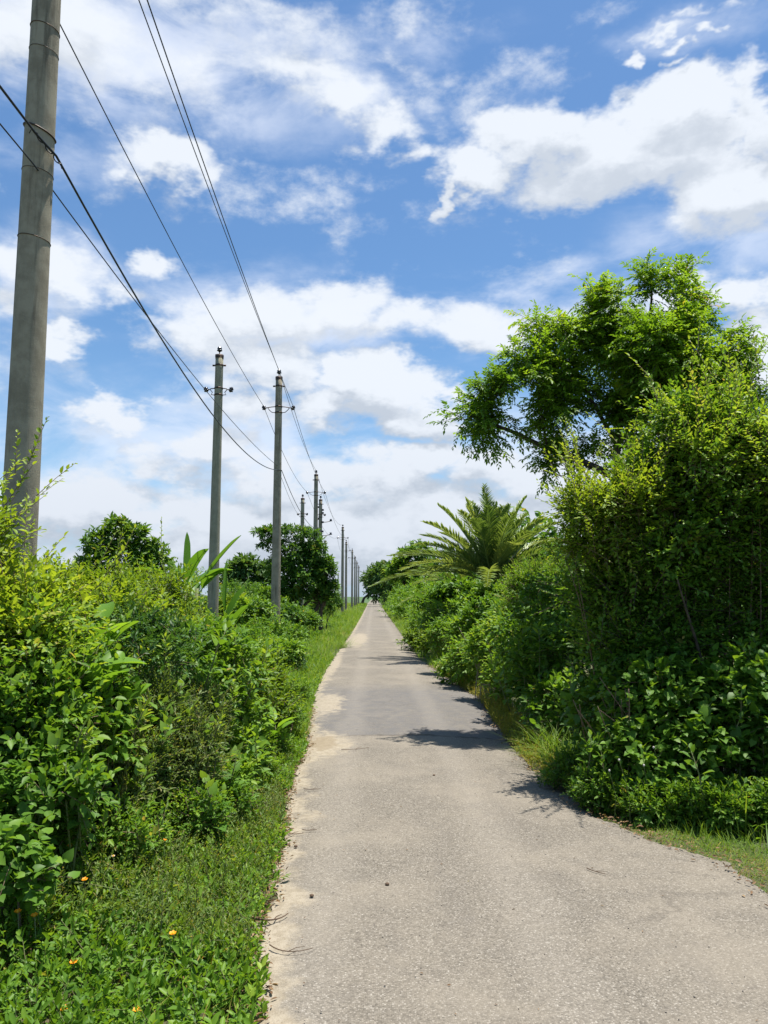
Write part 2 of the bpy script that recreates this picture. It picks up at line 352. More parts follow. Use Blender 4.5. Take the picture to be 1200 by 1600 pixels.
    for (px, py, rx, ry) in ((512, 1102, .26, 1.2), (505, 1168, .34, .75), (520, 1040, .2, 3.0), (560, 1000, .35, 5), (410, 1500, .13, .5)):
        q = gnd(px, py); sand = t.math('MAXIMUM', sand, patch(q[0], q[1], rx, ry))
    sandc = t.mix(t.smooth(t.noise(ob, 22, 5, .6), .4, .65), (.335, .288, .215), (.26, .218, .155))
    sandc = t.mix(t.math('MULTIPLY', t.smooth(t.noise(ob, 90, 2, .5), .60, .66), .5), sandc, (.16, .12, .08))
    base = t.mix(t.math('MULTIPLY', sand, .86), base, sandc)
    q = gnd(505, 1166); base = t.mix(t.math('MULTIPLY', patch(q[0], q[1], .20, .42, 1.0, .75), .55), base, (.20, .155, .095))
    # right margin: humus stains
    t.l.new(base, b.inputs['Base Color']); b.inputs['Roughness'].default_value = .9; b.inputs['Specular IOR Level'].default_value = .2
    bp = t.node('ShaderNodeBump'); bp.inputs['Strength'].default_value = .55; bp.inputs['Distance'].default_value = .004
    t.l.new(t.math('SUBTRACT', 1.0, agg.outputs['Distance']), bp.inputs['Height']); t.l.new(bp.outputs[0], b.inputs['Normal'])
    tone = (X-L[:, None]).reshape(-1)
    F = np.concatenate([F[:, [0, 1, 2]], F[:, [0, 2, 3]]])
    tag(mesh_obj('road', V, F, m, tone=tone), kind='structure')
build_road()
def build_ground():
    xs = np.concatenate([-np.geomspace(3000, 12, 26), np.arange(-11, 12, .5), np.geomspace(12, 3000, 26)])
    ys = np.concatenate([-np.geomspace(400, 8, 10), np.arange(-7, 60, .6), np.geomspace(60, 4000, 34)])
    X, Y = np.meshgrid(xs, ys); L = xl(Y); Rr = xr(Y)
    off = np.maximum(0, np.maximum(L-.15-X, X-Rr-.15)); n_ = np.sin(X*1.9+.5*np.sin(Y*1.1))*np.sin(Y*1.4+X*.4)
    Z = np.clip(off, 0, 2)*(.02*n_); Z = np.where(np.abs(X) > 60, 0, Z)
    n, k = X.shape; i, j = np.meshgrid(np.arange(n-1), np.arange(k-1), indexing='ij')
    F = np.stack([i*k+j, i*k+j+1, (i+1)*k+j+1, (i+1)*k+j], -1).reshape(-1, 4)
    m, t, b, o = new_mat('soil_and_moss'); ob = t.node('ShaderNodeTexCoord').outputs['Object']
    c = t.mix(t.smooth(t.noise(ob, 1.3, 6, .65), .4, .62), (.050, .058, .020), (.095, .075, .040))
    c = t.mix(t.math('MULTIPLY', t.smooth(t.noise(ob, 14, 5, .6), .48, .66), .6), c, (.045, .085, .018))
    far = t.smooth(t.vec('LENGTH', ob, out=1), 120, 260); c = t.mix(far, c, (.05, .10, .022))
    t.l.new(c, b.inputs['Base Color']); b.inputs['Roughness'].default_value = .95
    tag(mesh_obj('ground', np.stack([X, Y, Z], -1).reshape(-1, 3), F, m, smooth=True), kind='structure')
build_ground()

# ------------------------------------------------------------------ leaf machinery
def T_(v, f): return np.array(v, float), np.array(f, int)
TEMPL = {
 'flat2': T_([[0,0,0],[.5,.45,.10],[-.5,.45,.10],[0,1,-.05]], [[0,1,3],[0,3,2]]),
 'mid4':  T_([[0,0,0],[.45,.30,.08],[-.45,.30,.08],[.42,.62,.06],[-.42,.62,.06],[0,1,-.10]], [[0,1,3],[0,3,5],[0,5,4],[0,4,2]]),
 'ovate': T_([[0,0,0],[.36,.16,.05],[-.36,.16,.05],[.50,.42,.08],[-.50,.42,.08],[.34,.72,.04],[-.34,.72,.04],[0,1,-.14],[0,.40,-.02],[0,.75,-.06]],
            [[0,1,8],[1,3,8],[3,5,9],[3,9,8],[5,7,9],[0,8,2],[2,8,4],[8,9,4],[4,9,6],[6,9,7]]),
 'heart': T_([[0,0,0],[.34,-.14,.03],[-.34,-.14,.03],[.52,.16,.09],[-.52,.16,.09],[.36,.55,.05],[-.36,.55,.05],[0,1,-.16],[0,.45,-.02]],
            [[0,1,3],[0,3,8],[3,5,8],[5,7,8],[0,4,2],[0,8,4],[4,8,6],[6,8,7]]),
}
def leaves(mb, P, A, N, L, Wd, templ, tone):
    """P positions, A axes, N normals (n,3); L, Wd lengths/widths (n,)"""
    tv, tf = TEMPL[templ]; A = nrm(A); X = nrm(np.cross(A, N)); Z = np.cross(X, A); n = len(P)
    L = np.broadcast_to(L, (n,)); Wd = np.broadcast_to(Wd, (n,))
    V = P[:, None]+X[:, None]*(tv[None, :, 0, None]*Wd[:, None, None])+A[:, None]*(tv[None, :, 1, None]*L[:, None, None])+Z[:, None]*(tv[None, :, 2, None]*L[:, None, None])
    F = (tf[None]+(np.arange(n)*len(tv))[:, None, None]).reshape(-1, 3)
    mb.add(V.reshape(-1, 3), F, np.repeat(np.broadcast_to(tone, (n,)), len(tv)))
def spray(P, D, K, L, rng, droop=.15, ang=(60, 25), planar=.5, updir=.7):
    """twigs at P along D with K leaves each -> leaf positions, axes, normals, twig id, parameter, and twig mid/end points"""
    n = len(P); D = nrm(D); L = np.broadcast_to(L, (n,))*rng.uniform(.65, 1.25, n)
    t = (np.arange(K)+.6)/K
    down = np.array([0, 0, -1.])
    pos = P[:, None]+D[:, None]*(L[:, None]*t)[..., None]+down*(droop*L[:, None]*t**2)[..., None]
    T = nrm(D[:, None]+down*(2*droop*t)[None, :, None])
    side = nrm(np.cross(T, np.array([0, 0, 1.])+rng.normal(0, .25, (n, 1, 3))))
    up = np.cross(side, T)
    ph = np.where(np.arange(K) % 2 == 0, 1, -1)*1.0
    th = rng.normal(0, 1, (n, K))*(1-planar)*1.3
    sd = side*(ph[None]*np.cos(th))[..., None]+up*(np.sin(th))[..., None]
    a = np.radians(ang[0]+(ang[1]-ang[0])*t)[None]+rng.normal(0, .15, (n, K))
    A = T*np.cos(a)[..., None]+sd*np.sin(a)[..., None]
    N = nrm(np.array([0, 0, 1.])*updir+up*.6+rng.normal(0, .28, (n, K, 3)))
    mid = P+D*(L*.5)[:, None]+down*(droop*L*.25)[:, None]; end = P+D*L[:, None]+down*(droop*L)[:, None]
    return pos.reshape(-1, 3), A.reshape(-1, 3), N.reshape(-1, 3), np.repeat(np.arange(n), K), np.tile(t, n), mid, end
def lump(P, f, seed):
    r = np.random.default_rng(seed); s = 0
    for k in range(4):
        w = r.normal(0, 1, (3,)); w = w/np.linalg.norm(w)*f*(1+.7*k); s = s+np.sin(P@w+r.uniform(0, 6.28))/(1+.4*k)
    return s/2.3
SP = {  # leaf length, width/length, template, leaves per twig, twig length, leaf angles, droop, material, planar, twig radius
 'box':    dict(l=.034, w=.55, T='mid4', K=13, L=.26, ang=(62, 30), dr=.12, m='fresh', pl=.55),
 'limebox':dict(l=.036, w=.50, T='mid4', K=14, L=.30, ang=(60, 28), dr=.10, m='lime', pl=.6),
 'lance':  dict(l=.060, w=.34, T='ovate', K=9, L=.24, ang=(60, 25), dr=.2, m='fresh', pl=.4),
 'ovate':  dict(l=.075, w=.55, T='ovate', K=7, L=.24, ang=(68, 30), dr=.22, m='mid', pl=.35),
 'heart':  dict(l=.070, w=.92, T='heart', K=6, L=.24, ang=(80, 40), dr=.3, m='mid', pl=.3),
 'fine':   dict(l=.024, w=.40, T='flat2', K=16, L=.20, ang=(58, 25), dr=.05, m='olive', pl=.2),
 'herb':   dict(l=.036, w=.46, T='mid4', K=9, L=.12, ang=(66, 30), dr=.10, m='fresh', pl=.25),
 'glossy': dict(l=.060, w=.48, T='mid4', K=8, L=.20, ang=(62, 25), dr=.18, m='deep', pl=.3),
 'whorl':  dict(l=.150, w=.32, T='mid4', K=9, L=.16, ang=(75, 35), dr=.2, m='mid', pl=.1),
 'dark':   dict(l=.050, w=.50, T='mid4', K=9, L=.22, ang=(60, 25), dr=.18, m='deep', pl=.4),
}
def shell_points(blobs, n, rng, inner=.45, amp=.16, f=3.0, seed=0, zmin=.03, backfrac=.5):
    bl = np.array(blobs, float); c = bl[:, :3]; r = bl[:, 3:6]
    area = (r[:, 0]*r[:, 1]+r[:, 1]*r[:, 2]+r[:, 0]*r[:, 2]); pr = area/area.sum()
    m = int(n*2.2)+50; k = rng.choice(len(bl), m, p=pr)
    u = nrm(rng.normal(0, 1, (m, 3))); u[:, 2] = np.where((u[:, 2] < -.3) & (rng.random(m) < .5), -u[:, 2], u[:, 2])
    rho = 1-(1-inner)*rng.random(m)**1.7
    P0 = c[k]+u*r[k]; rho = rho*(1+amp*lump(P0, f, seed)+amp*.6*lump(P0, f*2.7, seed+1))
    P = c[k]+u*r[k]*rho[:, None]
    keep = P[:, 2] > zmin
    keep &= ~((u[:, 1] > .35) & (rng.random(m) > backfrac))
    q = (P[:, None]-c[None])/r[None]; d = np.linalg.norm(q, axis=-1); d[np.arange(m), k] = 9
    keep &= d.min(1) > .55
    P = P[keep][:n]; u = nrm((u/r[k])[keep][:n]); return P, u
def foliage_mesh(P, U, sp, rng, scale=1.0, tonebias=0.0, up=.45, jit=.5, T=None, twigfrac=.35, seed=0, mb=None, tw=None):
    s = SP[sp]; D = nrm(U+np.array([0, 0, up])+rng.normal(0, jit, P.shape))
    Lt = s['L']*scale
    pos, A, N, tid, t, mid, end = spray(P-D*Lt*.5, D, s['K'], Lt, rng, s['dr'], s['ang'], s['pl'])
    N = N+U[tid]*np.array([.55, .55, .1])
    n = len(P); tt = np.clip(.42+tonebias+.16*lump(P, 2.2, seed+7)+rng.normal(0, .13, n), 0, 1)
    tone = np.clip(tt[tid]+.20*(t-.5)+rng.normal(0, .10, len(tid)), 0, .955); tone[rng.random(len(tid)) < .004] = 1.0; tone[np.isin(tid, np.nonzero(rng.random(n) < .004)[0])] = .98
    L = s['l']*scale*rng.choice([.6, .8, 1.0, 1.15, 1.45], len(tid), p=[.2, .25, .25, .2, .1])*(1-.35*t**3)*(1+.22*lump(P, 1.7, seed+3))[tid]
    mb = mb or MB(); tw = tw or MB()
    keep = (rng.random(len(tid)) > .06) & (pos[:, 2] > .005)
    leaves(mb, pos[keep], A[keep], N[keep], L[keep], L[keep]*s['w'], T or s['T'], tone[keep])
    k = rng.random(n) < twigfrac; st = (P-D*Lt*.5)[k]
    tubes3(tw, st, mid[k], end[k], .0028*scale, .0012*scale)
    return mb, tw
def branch_skeleton(mb, base, targets, rng, r0=.02, seg=5, arch=.25):
    for g in targets:
        b = base+rng.normal(0, .06, 3)*np.array([1, 1, 0]); b[2] = -.03; n = 5; t = np.linspace(0, 1, n)[:, None]
        ctrl = (b+g)/2+np.array([0, 0, arch*np.linalg.norm(g-b)])*.5+rng.normal(0, .06, 3)
        pts = (1-t)**2*b+2*t*(1-t)*ctrl+t**2*g
        tube(mb, pts, np.linspace(r0, r0*.3, n)*rng.uniform(.7, 1.2), seg)
def bl(px, py, Y, rx, ry, rd=None, zlow=None):
    """ellipsoid at the place seen at (px, py) and Y metres down the road; rx, ry in photo pixels at that distance"""
    c = at(px, py, Y); k = Y/FPX; return [c[0], c[1], c[2], rx*k, (rd if rd else (rx+ry)/2*k), ry*k]
ALLB = []
def shrub(label, cat, blobs, sp, n, seed, scale=1.0, name='shrub', group=None, tb=0.0, T=None, inner=.45, up=.45, jit=.5, amp=.16,
          stems=7, r0=.014, back=.5, mat=None, stemmat=None, twig=.35, f=3.0, shoots=0, lower=True, jf='foliage'):
    ALLB.extend(blobs); rng = np.random.default_rng(seed); B = np.array(blobs, float)
    i = np.argmin(B[:, 2]-B[:, 5]); base = np.array([B[:, 0].mean(), B[:, 1].mean(), 0.])
    root = empty(name, base, label, cat, group)
    P, U = shell_points(blobs, n, rng, inner, amp, f, seed, backfrac=back)
    mb, tw = foliage_mesh(P, U, sp, rng, scale, tb, up, jit, T, twig, seed)
    if shoots:          # long shoots that break the outline
        k = rng.choice(len(P), shoots); Ps = P[k]; Us = nrm(U[k]+np.array([0, 0, 1.1])+rng.normal(0, .35, (shoots, 3)))
        for q in range(3): foliage_mesh(Ps+Us*(.13*scale*(q+1)), Us, sp, rng, scale*.9, tb+.15, 0, .18, T, 1, seed, mb, tw)
    mb.build(jf, LM[mat or SP[sp]['m']], root, base)
    st = MB()
    tg = [b[:3]+rng.normal(0, .35, 3)*b[3:6] for b in B for _ in range(max(1, stems//len(B)))]
    tg = [np.array(q)+np.array([0, .25*B[:, 4].mean(), -.2*B[:, 5].mean()]) for q in tg]
    branch_skeleton(st, base+np.array([0, .5*B[:, 4].mean(), 0]), tg, rng, r0)
    if st.V: tw.add(np.concatenate(st.V), np.concatenate(st.F))
    tw.build('stems', stemmat or TWIG, root, base)
    return root
def ribbons(mb, P, D, L, Wd, droop, rng, seg=5, tone=.5, fold=.0, prof=None, tb=None):
    """many arching strap leaves: P base, D start direction, L length, Wd width; three columns with a fold"""
    n = len(P); D = nrm(D); L = np.broadcast_to(L, (n,)); Wd = np.broadcast_to(Wd, (n,)); droop = np.broadcast_to(droop, (n,))
    t = np.linspace(0, 1, seg+1); prof = np.ones(seg+1) if prof is None else np.interp(t, *prof)
    H = nrm(D*np.array([1, 1, 0.])+1e-4)
    C = P[:, None]+D[:, None]*(L[:, None]*t)[..., None]+(H[:, None]*.4-np.array([0, 0, 1.]))*(droop[:, None]*L[:, None]*t**2)[..., None]
    Tn = nrm(np.gradient(C, axis=1)); sd = nrm(np.cross(Tn, np.array([0, 0, 1.])+rng.normal(0, .15, (n, 1, 3)))); nn = np.cross(sd, Tn)
    w = (Wd[:, None]*prof/2)[..., None]; 
    V = np.stack([C-sd*w+nn*w*fold, C, C+sd*w+nn*w*fold], 2)
    i, j = np.meshgrid(np.arange(seg), np.arange(2), indexing='ij'); q = np.stack([i*3+j, i*3+j+1, (i+1)*3+j+1, (i+1)*3+j], -1).reshape(-1, 4)
    F = (q[None]+(np.arange(n)*(seg+1)*3)[:, None, None]).reshape(-1, 4)
    mb.add(V.reshape(-1, 3), F, np.repeat(np.minimum(np.broadcast_to(tone, (n,)), .95), (seg+1)*3))
GP = ([0, .15, .5, .85, 1], [.6, 1, .8, .35, .03])
LP = ([0, .08, .3, .6, .85, 1], [.12, .5, 1, .85, .4, .02])

# ------------------------------------------------------------------ utility poles and their wires
def pole(px, pyt, Y, H, lean=(0, 0), r=(.098, .140), mat=None, arms=True, label='', group=None, extra=False, armlen=.40):
    x = at(px, 940, Y)[0] if pyt is None else at(px, pyt, Y)[0]
    base = np.array([x-lean[0], Y-lean[1], 0.]); root = empty('utility_pole', base, label, 'utility pole', group)
    ax = np.array([lean[0], lean[1], H]); sh = MB(); n = 24
    t = np.linspace(-.02, 1, n)[:, None]; tube(sh, base+ax*t, np.linspace(r[1], r[0], n), 28)
    sh.build('shaft', mat or CONC, root, base, smooth=True)
    top = base+ax; info = {'top': None, 'left': None, 'right': None, 'base': base, 'ax': ax, 'root': root}
    def ring(z, rr, h, m=IRON, nm='band'):
        mb = MB(); c = base+ax*(z/H); lathe(mb, c, [(rr-.012, -h/2), (rr+.008, -h/2), (rr+.008, h/2), (rr-.012, h/2)], 20); return mb
    rad = lambda z: r[1]+(r[0]-r[1])*z/H
    mb = ring(H-.05, r[0], .05); lathe(mb, top+[0, 0, .0], [(r[0]+.012, -.03), (r[0]+.012, .02), (.02, .045), (0.001, .045)], 20)
    mb.build('cap', IRON, root, base)
    b2 = ring(H-.26, rad(H-.26), .05)
    for s in (-1, 1): box(b2, base+ax*((H-.26)/H)+np.array([s*(r[0]+.045), 0, 0]), (.06, .03, .04))
    b2.build('band', IRON, root, base)
    def insul(c, axis, s=1.0):
        i = MB(); lathe(i, c, [(.012*s, -.02*s), (.034*s, 0), (.060*s, .012*s), (.056*s, .03*s), (.034*s, .038*s), (.052*s, .055*s), (.050*s, .075*s), (.032*s, .085*s), (.030*s, .10*s), (.001, .11*s)], 14, axis); i.build('insulator', PORC, root, base, smooth=True)
    if arms:
        za = H-.95
        for s, nm in ((-1, 'left'), (1, 'right')):
            c = base+ax*(za/H); e = c+np.array([s*armlen, 0, .03]); a = MB(); ri = rad(za)
            tube(a, [c+[s*ri*.8, 0, .08], c+[s*(ri+.10), 0, .07], c+[s*(armlen-.08), 0, .05], e], .013, 6)
            tube(a, [c+[s*ri*.8, 0, -.10], c+[s*(ri+.09), 0, -.09], c+[s*(armlen-.14), 0, -.03], c+[s*(armlen-.08), 0, .05]], .011, 6)
            a.build('bracket_arm', IRON, root, base)
            insul(e+[0, 0, -.03], (s*.5, 0, 1), 1.15); info[nm] = e+np.array([s*.03, 0, .05])
        for dz in (.08, -.10):
            ring(za+dz, rad(za), .04).build('band', IRON, root, base)
        pin = MB(); tube(pin, [top+[0, 0, .02], top+[0, 0, .14]], .014, 6); pin.build('pin', IRON, root, base)
        insul(top+[0, 0, .12], (0, 0, 1), 1.2); info['top'] = top+np.array([0, 0, .21])
    return info
ROW = 'line of wired poles along the left verge'; ROW2 = 'second line of bare poles behind the wired ones'
def H_for(pyt, px, Y): return at(px, pyt, Y)[2]
near = pole(73, 0, 5.9, 8.35, (.0, .0), (.100, .142), label='thick weathered concrete pole nearest the camera, with a cable tied round it', group=ROW, armlen=.46)
mainp = [near]
spec = [(436,590,22,.40,'weathered grey concrete pole with curved side arms, second of the wired line'),
        (494,742,38.5,.42,'concrete pole with side arms rising behind the dark bushy tree on the left'),
        (535.6,824,66,.42,'wired pole standing by itself on the grass past the dark tree'),
        (541,847,82,.4,'wired pole just right of the lone verge pole, a little further off'),
        (550.4,860,97,.4,'far wired pole, third past the dark bushy tree'),
        (554.6,870,112,.4,'far thin wired pole, fourth past the dark bushy tree'),
        (557.5,878,128,.4,'far thin wired pole, last but one before the road ends'),
        (560.5,885,146,.4,'farthest thin wired pole where the road ends')]
for px, pyt, Y, al, lab in spec:
    mainp.append(pole(px, pyt, Y, H_for(pyt, px, Y), (.0, 0), (.095, .142), label=lab, group=ROW, armlen=al+.0))
# second line
second = [(343,556,19.6,'pale newer concrete pole without wires standing left of the wired line',CONC2,True),
          (473,779,44,'bare pole top showing above the dark bushy tree crown on the left',CONC2,True),
          (501,781,45.5,'pole crowded with stacked black insulators just behind the armed pole',CONC,True),
          (508.5,845,80,'short looking far pole right of the stacked insulator pole',CONC,False),
          (528.5,896,150,'tiny far pole left of the verge poles, no arms',CONC2,False)]
sec = []
for px, pyt, Y, lab, mt, arms in second:
    sec.append(pole(px, pyt, Y, H_for(pyt, px, Y), (.02, 0), (.10, .148), mt, arms, lab, ROW2 if 'stacked' not in lab else None, armlen=.30 if Y < 30 else .24))
st = sec[2]
for k, z in enumerate((.45, .62, .8, 1.15, 1.35, 1.9, 2.1)):
    c = st['base']+st['ax']*(1-z/st['ax'][2]); i = MB(); s = 1 if k % 3 else -1
    lathe(i, c+[s*.14, -.05, 0], [(.02, -.05), (.075, -.03), (.07, 0), (.045, .01), (.07, .03), (.065, .055), (.01, .07)], 12); i.build('insulator', PORC, st['root'], st['base'])
for z in (1.35, 2.15):
    c = st['base']+st['ax']*(1-z/st['ax'][2]); a = MB(); tube(a, [c, c+[.35, 0, .02], c+[.62, 0, .08]], .02, 6); a.build('bracket_arm', IRON, st['root'], st['base'])
    i = MB(); lathe(i, c+[.62, 0, .06], [(.02, 0), (.09, .02), (.08, .06), (.04, .09), (.08, .12), (.01, .15)], 12); i.build('insulator', PORC, st['root'], st['base'])
# wire ties and seams of the nearest pole
b0 = near['base']; a0 = near['ax']
for (py, nm, rr, tilt) in ((48, 'wire_tie', .003, .02), (84, 'wire_tie', .002, .018), (208, 'cable_tie', .007, .05), (272, 'wire_tie', .0022, .018), (376, 'wire_tie', .003, .02)):
    z = at(65, py, 5.9)[2]; th = np.linspace(0, 2*PI, 33); ra = .142+(.100-.142)*z/8.35+rr*.8
    P = np.stack([b0[0]+ra*np.cos(th), b0[1]+ra*np.sin(th), z-tilt*np.cos(th)], -1); m_ = MB(); tube(m_, P, rr, 6, caps=False); m_.build(nm, GALV if rr > .007 else IRON, near['root'], b0)
def cat(p, q, sag, n=26):
    t = np.linspace(0, 1, n)[:, None]; return p+(q-p)*t-np.array([0, 0, 4*sag])*t*(1-t)
prev = {k: near[k]+np.array([.15, -16.5, .05]) for k in ('left', 'top', 'right')}
def line(key, label, r, sags):
    m_ = MB(); pts = [cat(prev[key], mainp[0][key], .2)]
    for i in range(len(mainp)-1): pts.append(cat(mainp[i][key], mainp[i+1][key], sags[min(i, len(sags)-1)])[1:])
    pts = np.concatenate(pts); rad = np.full(len(pts), r); tube(m_, pts, rad, 6)
    o = m_.build('overhead_wire', WIRE); tag(o, label, 'wire', 'overhead wires strung along the poles')
line('left', 'thin black wire carried on the road-averted left arms of the wired poles', .0075, (.18, .35, .8, .5))
line('top', 'thin black wire carried over the very tops of the wired poles', .0075, (.12, .3, .8, .5))
line('right', 'thin black wire carried on the right arms nearest the road', .0075, (.15, .3, .8, .5))
def tie_pt(pl, z, dx=.13): 
    b, a = pl['base'], pl['ax']; return b+a*(z/a[2])+np.array([dx, -.03, 0])
zA = at(82, 247, 5.9)[2]; zC = at(438, 735, 22)[2]; zD = at(494, 826, 38.5)[2]
A1 = tie_pt(near, zA, .155); C1 = tie_pt(mainp[1], zC, .12); D1 = tie_pt(mainp[2], zD, .13)
m_ = MB(); q = A1+np.array([-.05, -16, .25])
pts = np.concatenate([cat(q, A1+[-.10, -.17, .09], .15), [A1], cat(A1, C1-[.1, .16, .02], .62)[1:], [C1], cat(C1, D1, .45)[1:]])
tube(m_, pts, .010, 7); tag(m_.build('power_cable', WIRE), 'thick black cable tied at the side of the nearest pole and sagging deepest', 'cable')
m_ = MB(); zB = at(80, 277, 5.9)[2]; A2 = tie_pt(near, zB, .05)+np.array([0, -.14, 0]); C2 = C1+[-.12, -.12, .12]; E2 = at(474, 812, 44)
pts = np.concatenate([cat(A2+np.array([-.2, -16, .25]), A2, .12), cat(A2, C2, .22)[1:], cat(C2, E2, .3)[1:], cat(E2, at(503, 850, 80), .5)[1:]])
tube(m_, pts, .006, 6); tag(m_.build('overhead_wire', WIRE), 'thin wire crossing in front of the nearest pole just under the thick cable', 'wire', 'overhead wires strung along the poles')
# twisted end of the cable tie
m_ = MB(); th = np.linspace(0, 22, 60); ts = np.linspace(0, 1, 60)[:, None]
p0 = A1+np.array([-.10, -.17, .09]); P = p0+(A1+np.array([.02, .10, -.05])-p0)*ts; P = P+np.stack([.012*np.cos(th), 0*th, .012*np.sin(th)], -1); tube(m_, P, .005, 5)
tube(m_, [p0+[0, 0, .0], p0+[-.03, .0, .03], p0+[-.045, 0, -.005]], .004, 5); m_.build('tie_wrap', WIRE, near['root'], b0)

# ------------------------------------------------------------------ trees
def limb(mb, pts, r0, r1, rng, seg=8):
    pts = np.array(pts, float); t = np.linspace(0, 1, 14); k = np.linspace(0, 1, len(pts))
    P = np.stack([np.interp(t, k, pts[:, j]) for j in range(3)], -1); P[1:-1] += rng.normal(0, r0*.35, P[1:-1].shape)
    for _ in range(2): P[1:-1] = (P[:-2]+2*P[1:-1]+P[2:])/4
    tube(mb, P, np.linspace(r0, r1, 14), seg)
def feathery_tree():
    Y = 9.2; rng = np.random.default_rng(21)
    B = [bl(1030,490,Y,58,56),bl(1022,450,Y,26,38),bl(925,490,Y,68,45),bl(880,520,Y,55,45),bl(975,560,Y+.2,95,85),bl(1070,550,Y,75,65),bl(840,590,Y,60,48),bl(785,610,Y-.2,58,30),
         bl(755,655,Y,50,38),bl(800,650,Y,60,36),bl(870,640,Y,70,50),bl(950,650,Y,70,45),bl(1105,610,Y,70,50),bl(1060,640,Y+.3,90,70),bl(1150,630,Y,35,40),bl(1120,565,Y,55,50),bl(1085,500,Y,38,36),bl(1030,560,Y-.4,70,60),bl(960,480,Y,50,35),bl(900,695,Y+.3,45,14),bl(855,722,Y,16,18),bl(1000,700,Y+.5,40,30)]
    base = at(968, 900, Y); base[2] = 0
    root = empty('feathery_tree', base, 'tall slender tree with drooping feathery leaves and reddish tips, standing behind the big right bushes', 'tree')
    tr = MB(); J = at(967, 745, Y)
    limb(tr, [base-[0, 0, .05], at(975, 830, Y), J], .075, .055, rng, 10)
    limb(tr, [J, at(962, 690, Y), at(985, 600, Y), at(1020, 500, Y), at(1018, 425, Y)], .055, .008, rng)
    tr.build('trunk', BARK, root, base, smooth=True)
    br = MB()
    for pts, r in (([J-[0, 0, .03], at(900, 718, Y), at(855, 700, Y), at(800, 672, Y), at(735, 650, Y)], .050), ([at(905, 722, Y), at(880, 745, Y), at(860, 735, Y)], .012), ([at(963, 690, Y), at(920, 620, Y+.1), at(880, 540, Y)], .03),
                   ([at(975, 640, Y), at(1040, 600, Y+.3), at(1110, 590, Y)], .03), ([at(985, 600, Y), at(950, 540, Y-.2), at(925, 470, Y)], .022), ([at(855, 700, Y), at(845, 640, Y-.1), at(840, 580, Y)], .015),
                   ([at(1040, 600, Y+.3), at(1080, 540, Y), at(1085, 500, Y)], .018), ([J, at(1000, 690, Y+.3), at(1060, 650, Y+.4)], .028), ([at(1060, 650, Y+.4), at(1120, 630, Y), at(1170, 620, Y)], .015)):
        limb(br, pts, r, r*.3, rng, 6)
    P, U = shell_points(B, 2250, rng, .2, .40, 5.2, 3, backfrac=.8)
    # a few see-through gaps
    g = lump(P, 4.2, 77); P = P[g > -.28]; U = U[g > -.28]
    D = nrm(U+np.array([0, 0, .25])+rng.normal(0, .5, P.shape))
    pos, A, N, tid, t, mid, end = spray(P-D*.12, D, 5, .30, rng, .2, (70, 35), .2)
    sp_tone = np.clip(.40+.22*lump(P, 1.9, 5)+.15*(P[:, 2]-4.3)/1.5+rng.normal(0, .12, len(P)), 0, 1)
    A = nrm(A+np.array([0, 0, -.06]))
    p2, A2, N2, id2, t2, m2, e2 = spray(pos, A, 11, .19, rng, .15, (70, 30), .8, .6)
    mb = MB(); tn = np.clip(sp_tone[tid][id2]+rng.normal(0, .08, len(id2)), 0, 1)
    L = .062*rng.uniform(.7, 1.2, len(id2)); leaves(mb, p2, A2+np.array([0, 0, -.12]), N2, L, L*.44, 'flat2', tn)
    mb.build('crown', LM['neem'], root, base)
    tubes3(br, pos, m2, e2, .0016, .0008); tubes3(br, P-D*.12, mid, end, .004, .002)
    br.build('branches', BARK, root, base)
feathery_tree()
def simple_tree(name, label, Y, B, base_px, sp, n, seed, scale, trunkr=.09, group=None, trunks=None, inner=.3, tb=0, mat=None, T=None):
    rng = np.random.default_rng(seed); base = at(base_px, 930, Y); base[2] = 0
    root = empty(name, base, label, 'tree', group); P, U = shell_points(B, n, rng, inner, .16, 1.5, seed, zmin=.3)
    mb, tw = foliage_mesh(P, U, sp, rng, scale, tb, .35, .5, T, .0, seed)
    mb.build('crown', LM[mat or SP[sp]['m']], root, base)
    tr = MB()
    for q in (trunks or [base_px]):
        b = at(q, 930, Y); b[2] = -.05; tg = np.array(B[len(B)//2][:3])
        limb(tr, [b, b+[.05, 0, 1.0], (b+tg)/2+[0, 0, .3], tg], trunkr, trunkr*.4, rng)
    for bb in B: limb(tr, [b+(np.array(B[len(B)//2][:3])-b)*.5, np.array(bb[:3])], trunkr*.45, trunkr*.15, rng, 5)
    tr.build('trunk', BARK, root, base, smooth=True)
    return root
simple_tree('broadleaf_tree', 'round dark green broadleaf tree left of the banana plants', 14,
    [bl(150,848,14,24,22),bl(182,828,14,26,22),bl(212,838,14,24,18),bl(240,862,14,20,18),bl(185,870,14,48,34),bl(142,880,14,22,20),bl(225,890,14,40,30),bl(170,905,14,50,30)], 190, 'whorl', 760, 31, .85, .07, mat='mid', tb=.12)
simple_tree('bushy_tree', 'dark bushy tree with a flat layered branch, in front of the armed pole', 30,
    [bl(418,832,30,24,8),bl(425,850,30,24,8),bl(455,832,30,20,12),bl(480,842,30,22,16),bl(455,868,30,30,22),bl(492,868,30,18,22),bl(512,895,30,16,24),bl(518,925,30,12,20),bl(480,905,30,30,30),bl(440,895,30,24,28),bl(500,925,30,22,22),bl(455,928,30,24,18)], 478, 'whorl', 1700, 32, 1.15, .09, mat='mid', trunks=[462, 490, 500], tb=.1)
simple_tree('round_tree', 'distant rounded dark tree between the two nearest wired poles', 48,
    [bl(385,897,48,32,30),bl(410,905,48,25,22),bl(362,910,48,22,22)], 386, 'whorl', 420, 33, 2.6, .18, mat='far')
simple_tree('hedgerow_tree', 'lone hazy small tree just right of the nearest pole on the skyline', 26,
    [bl(128,893,26,12,14),bl(135,905,26,16,14)], 130, 'whorl', 90, 34, 1.5, .07, mat='far')
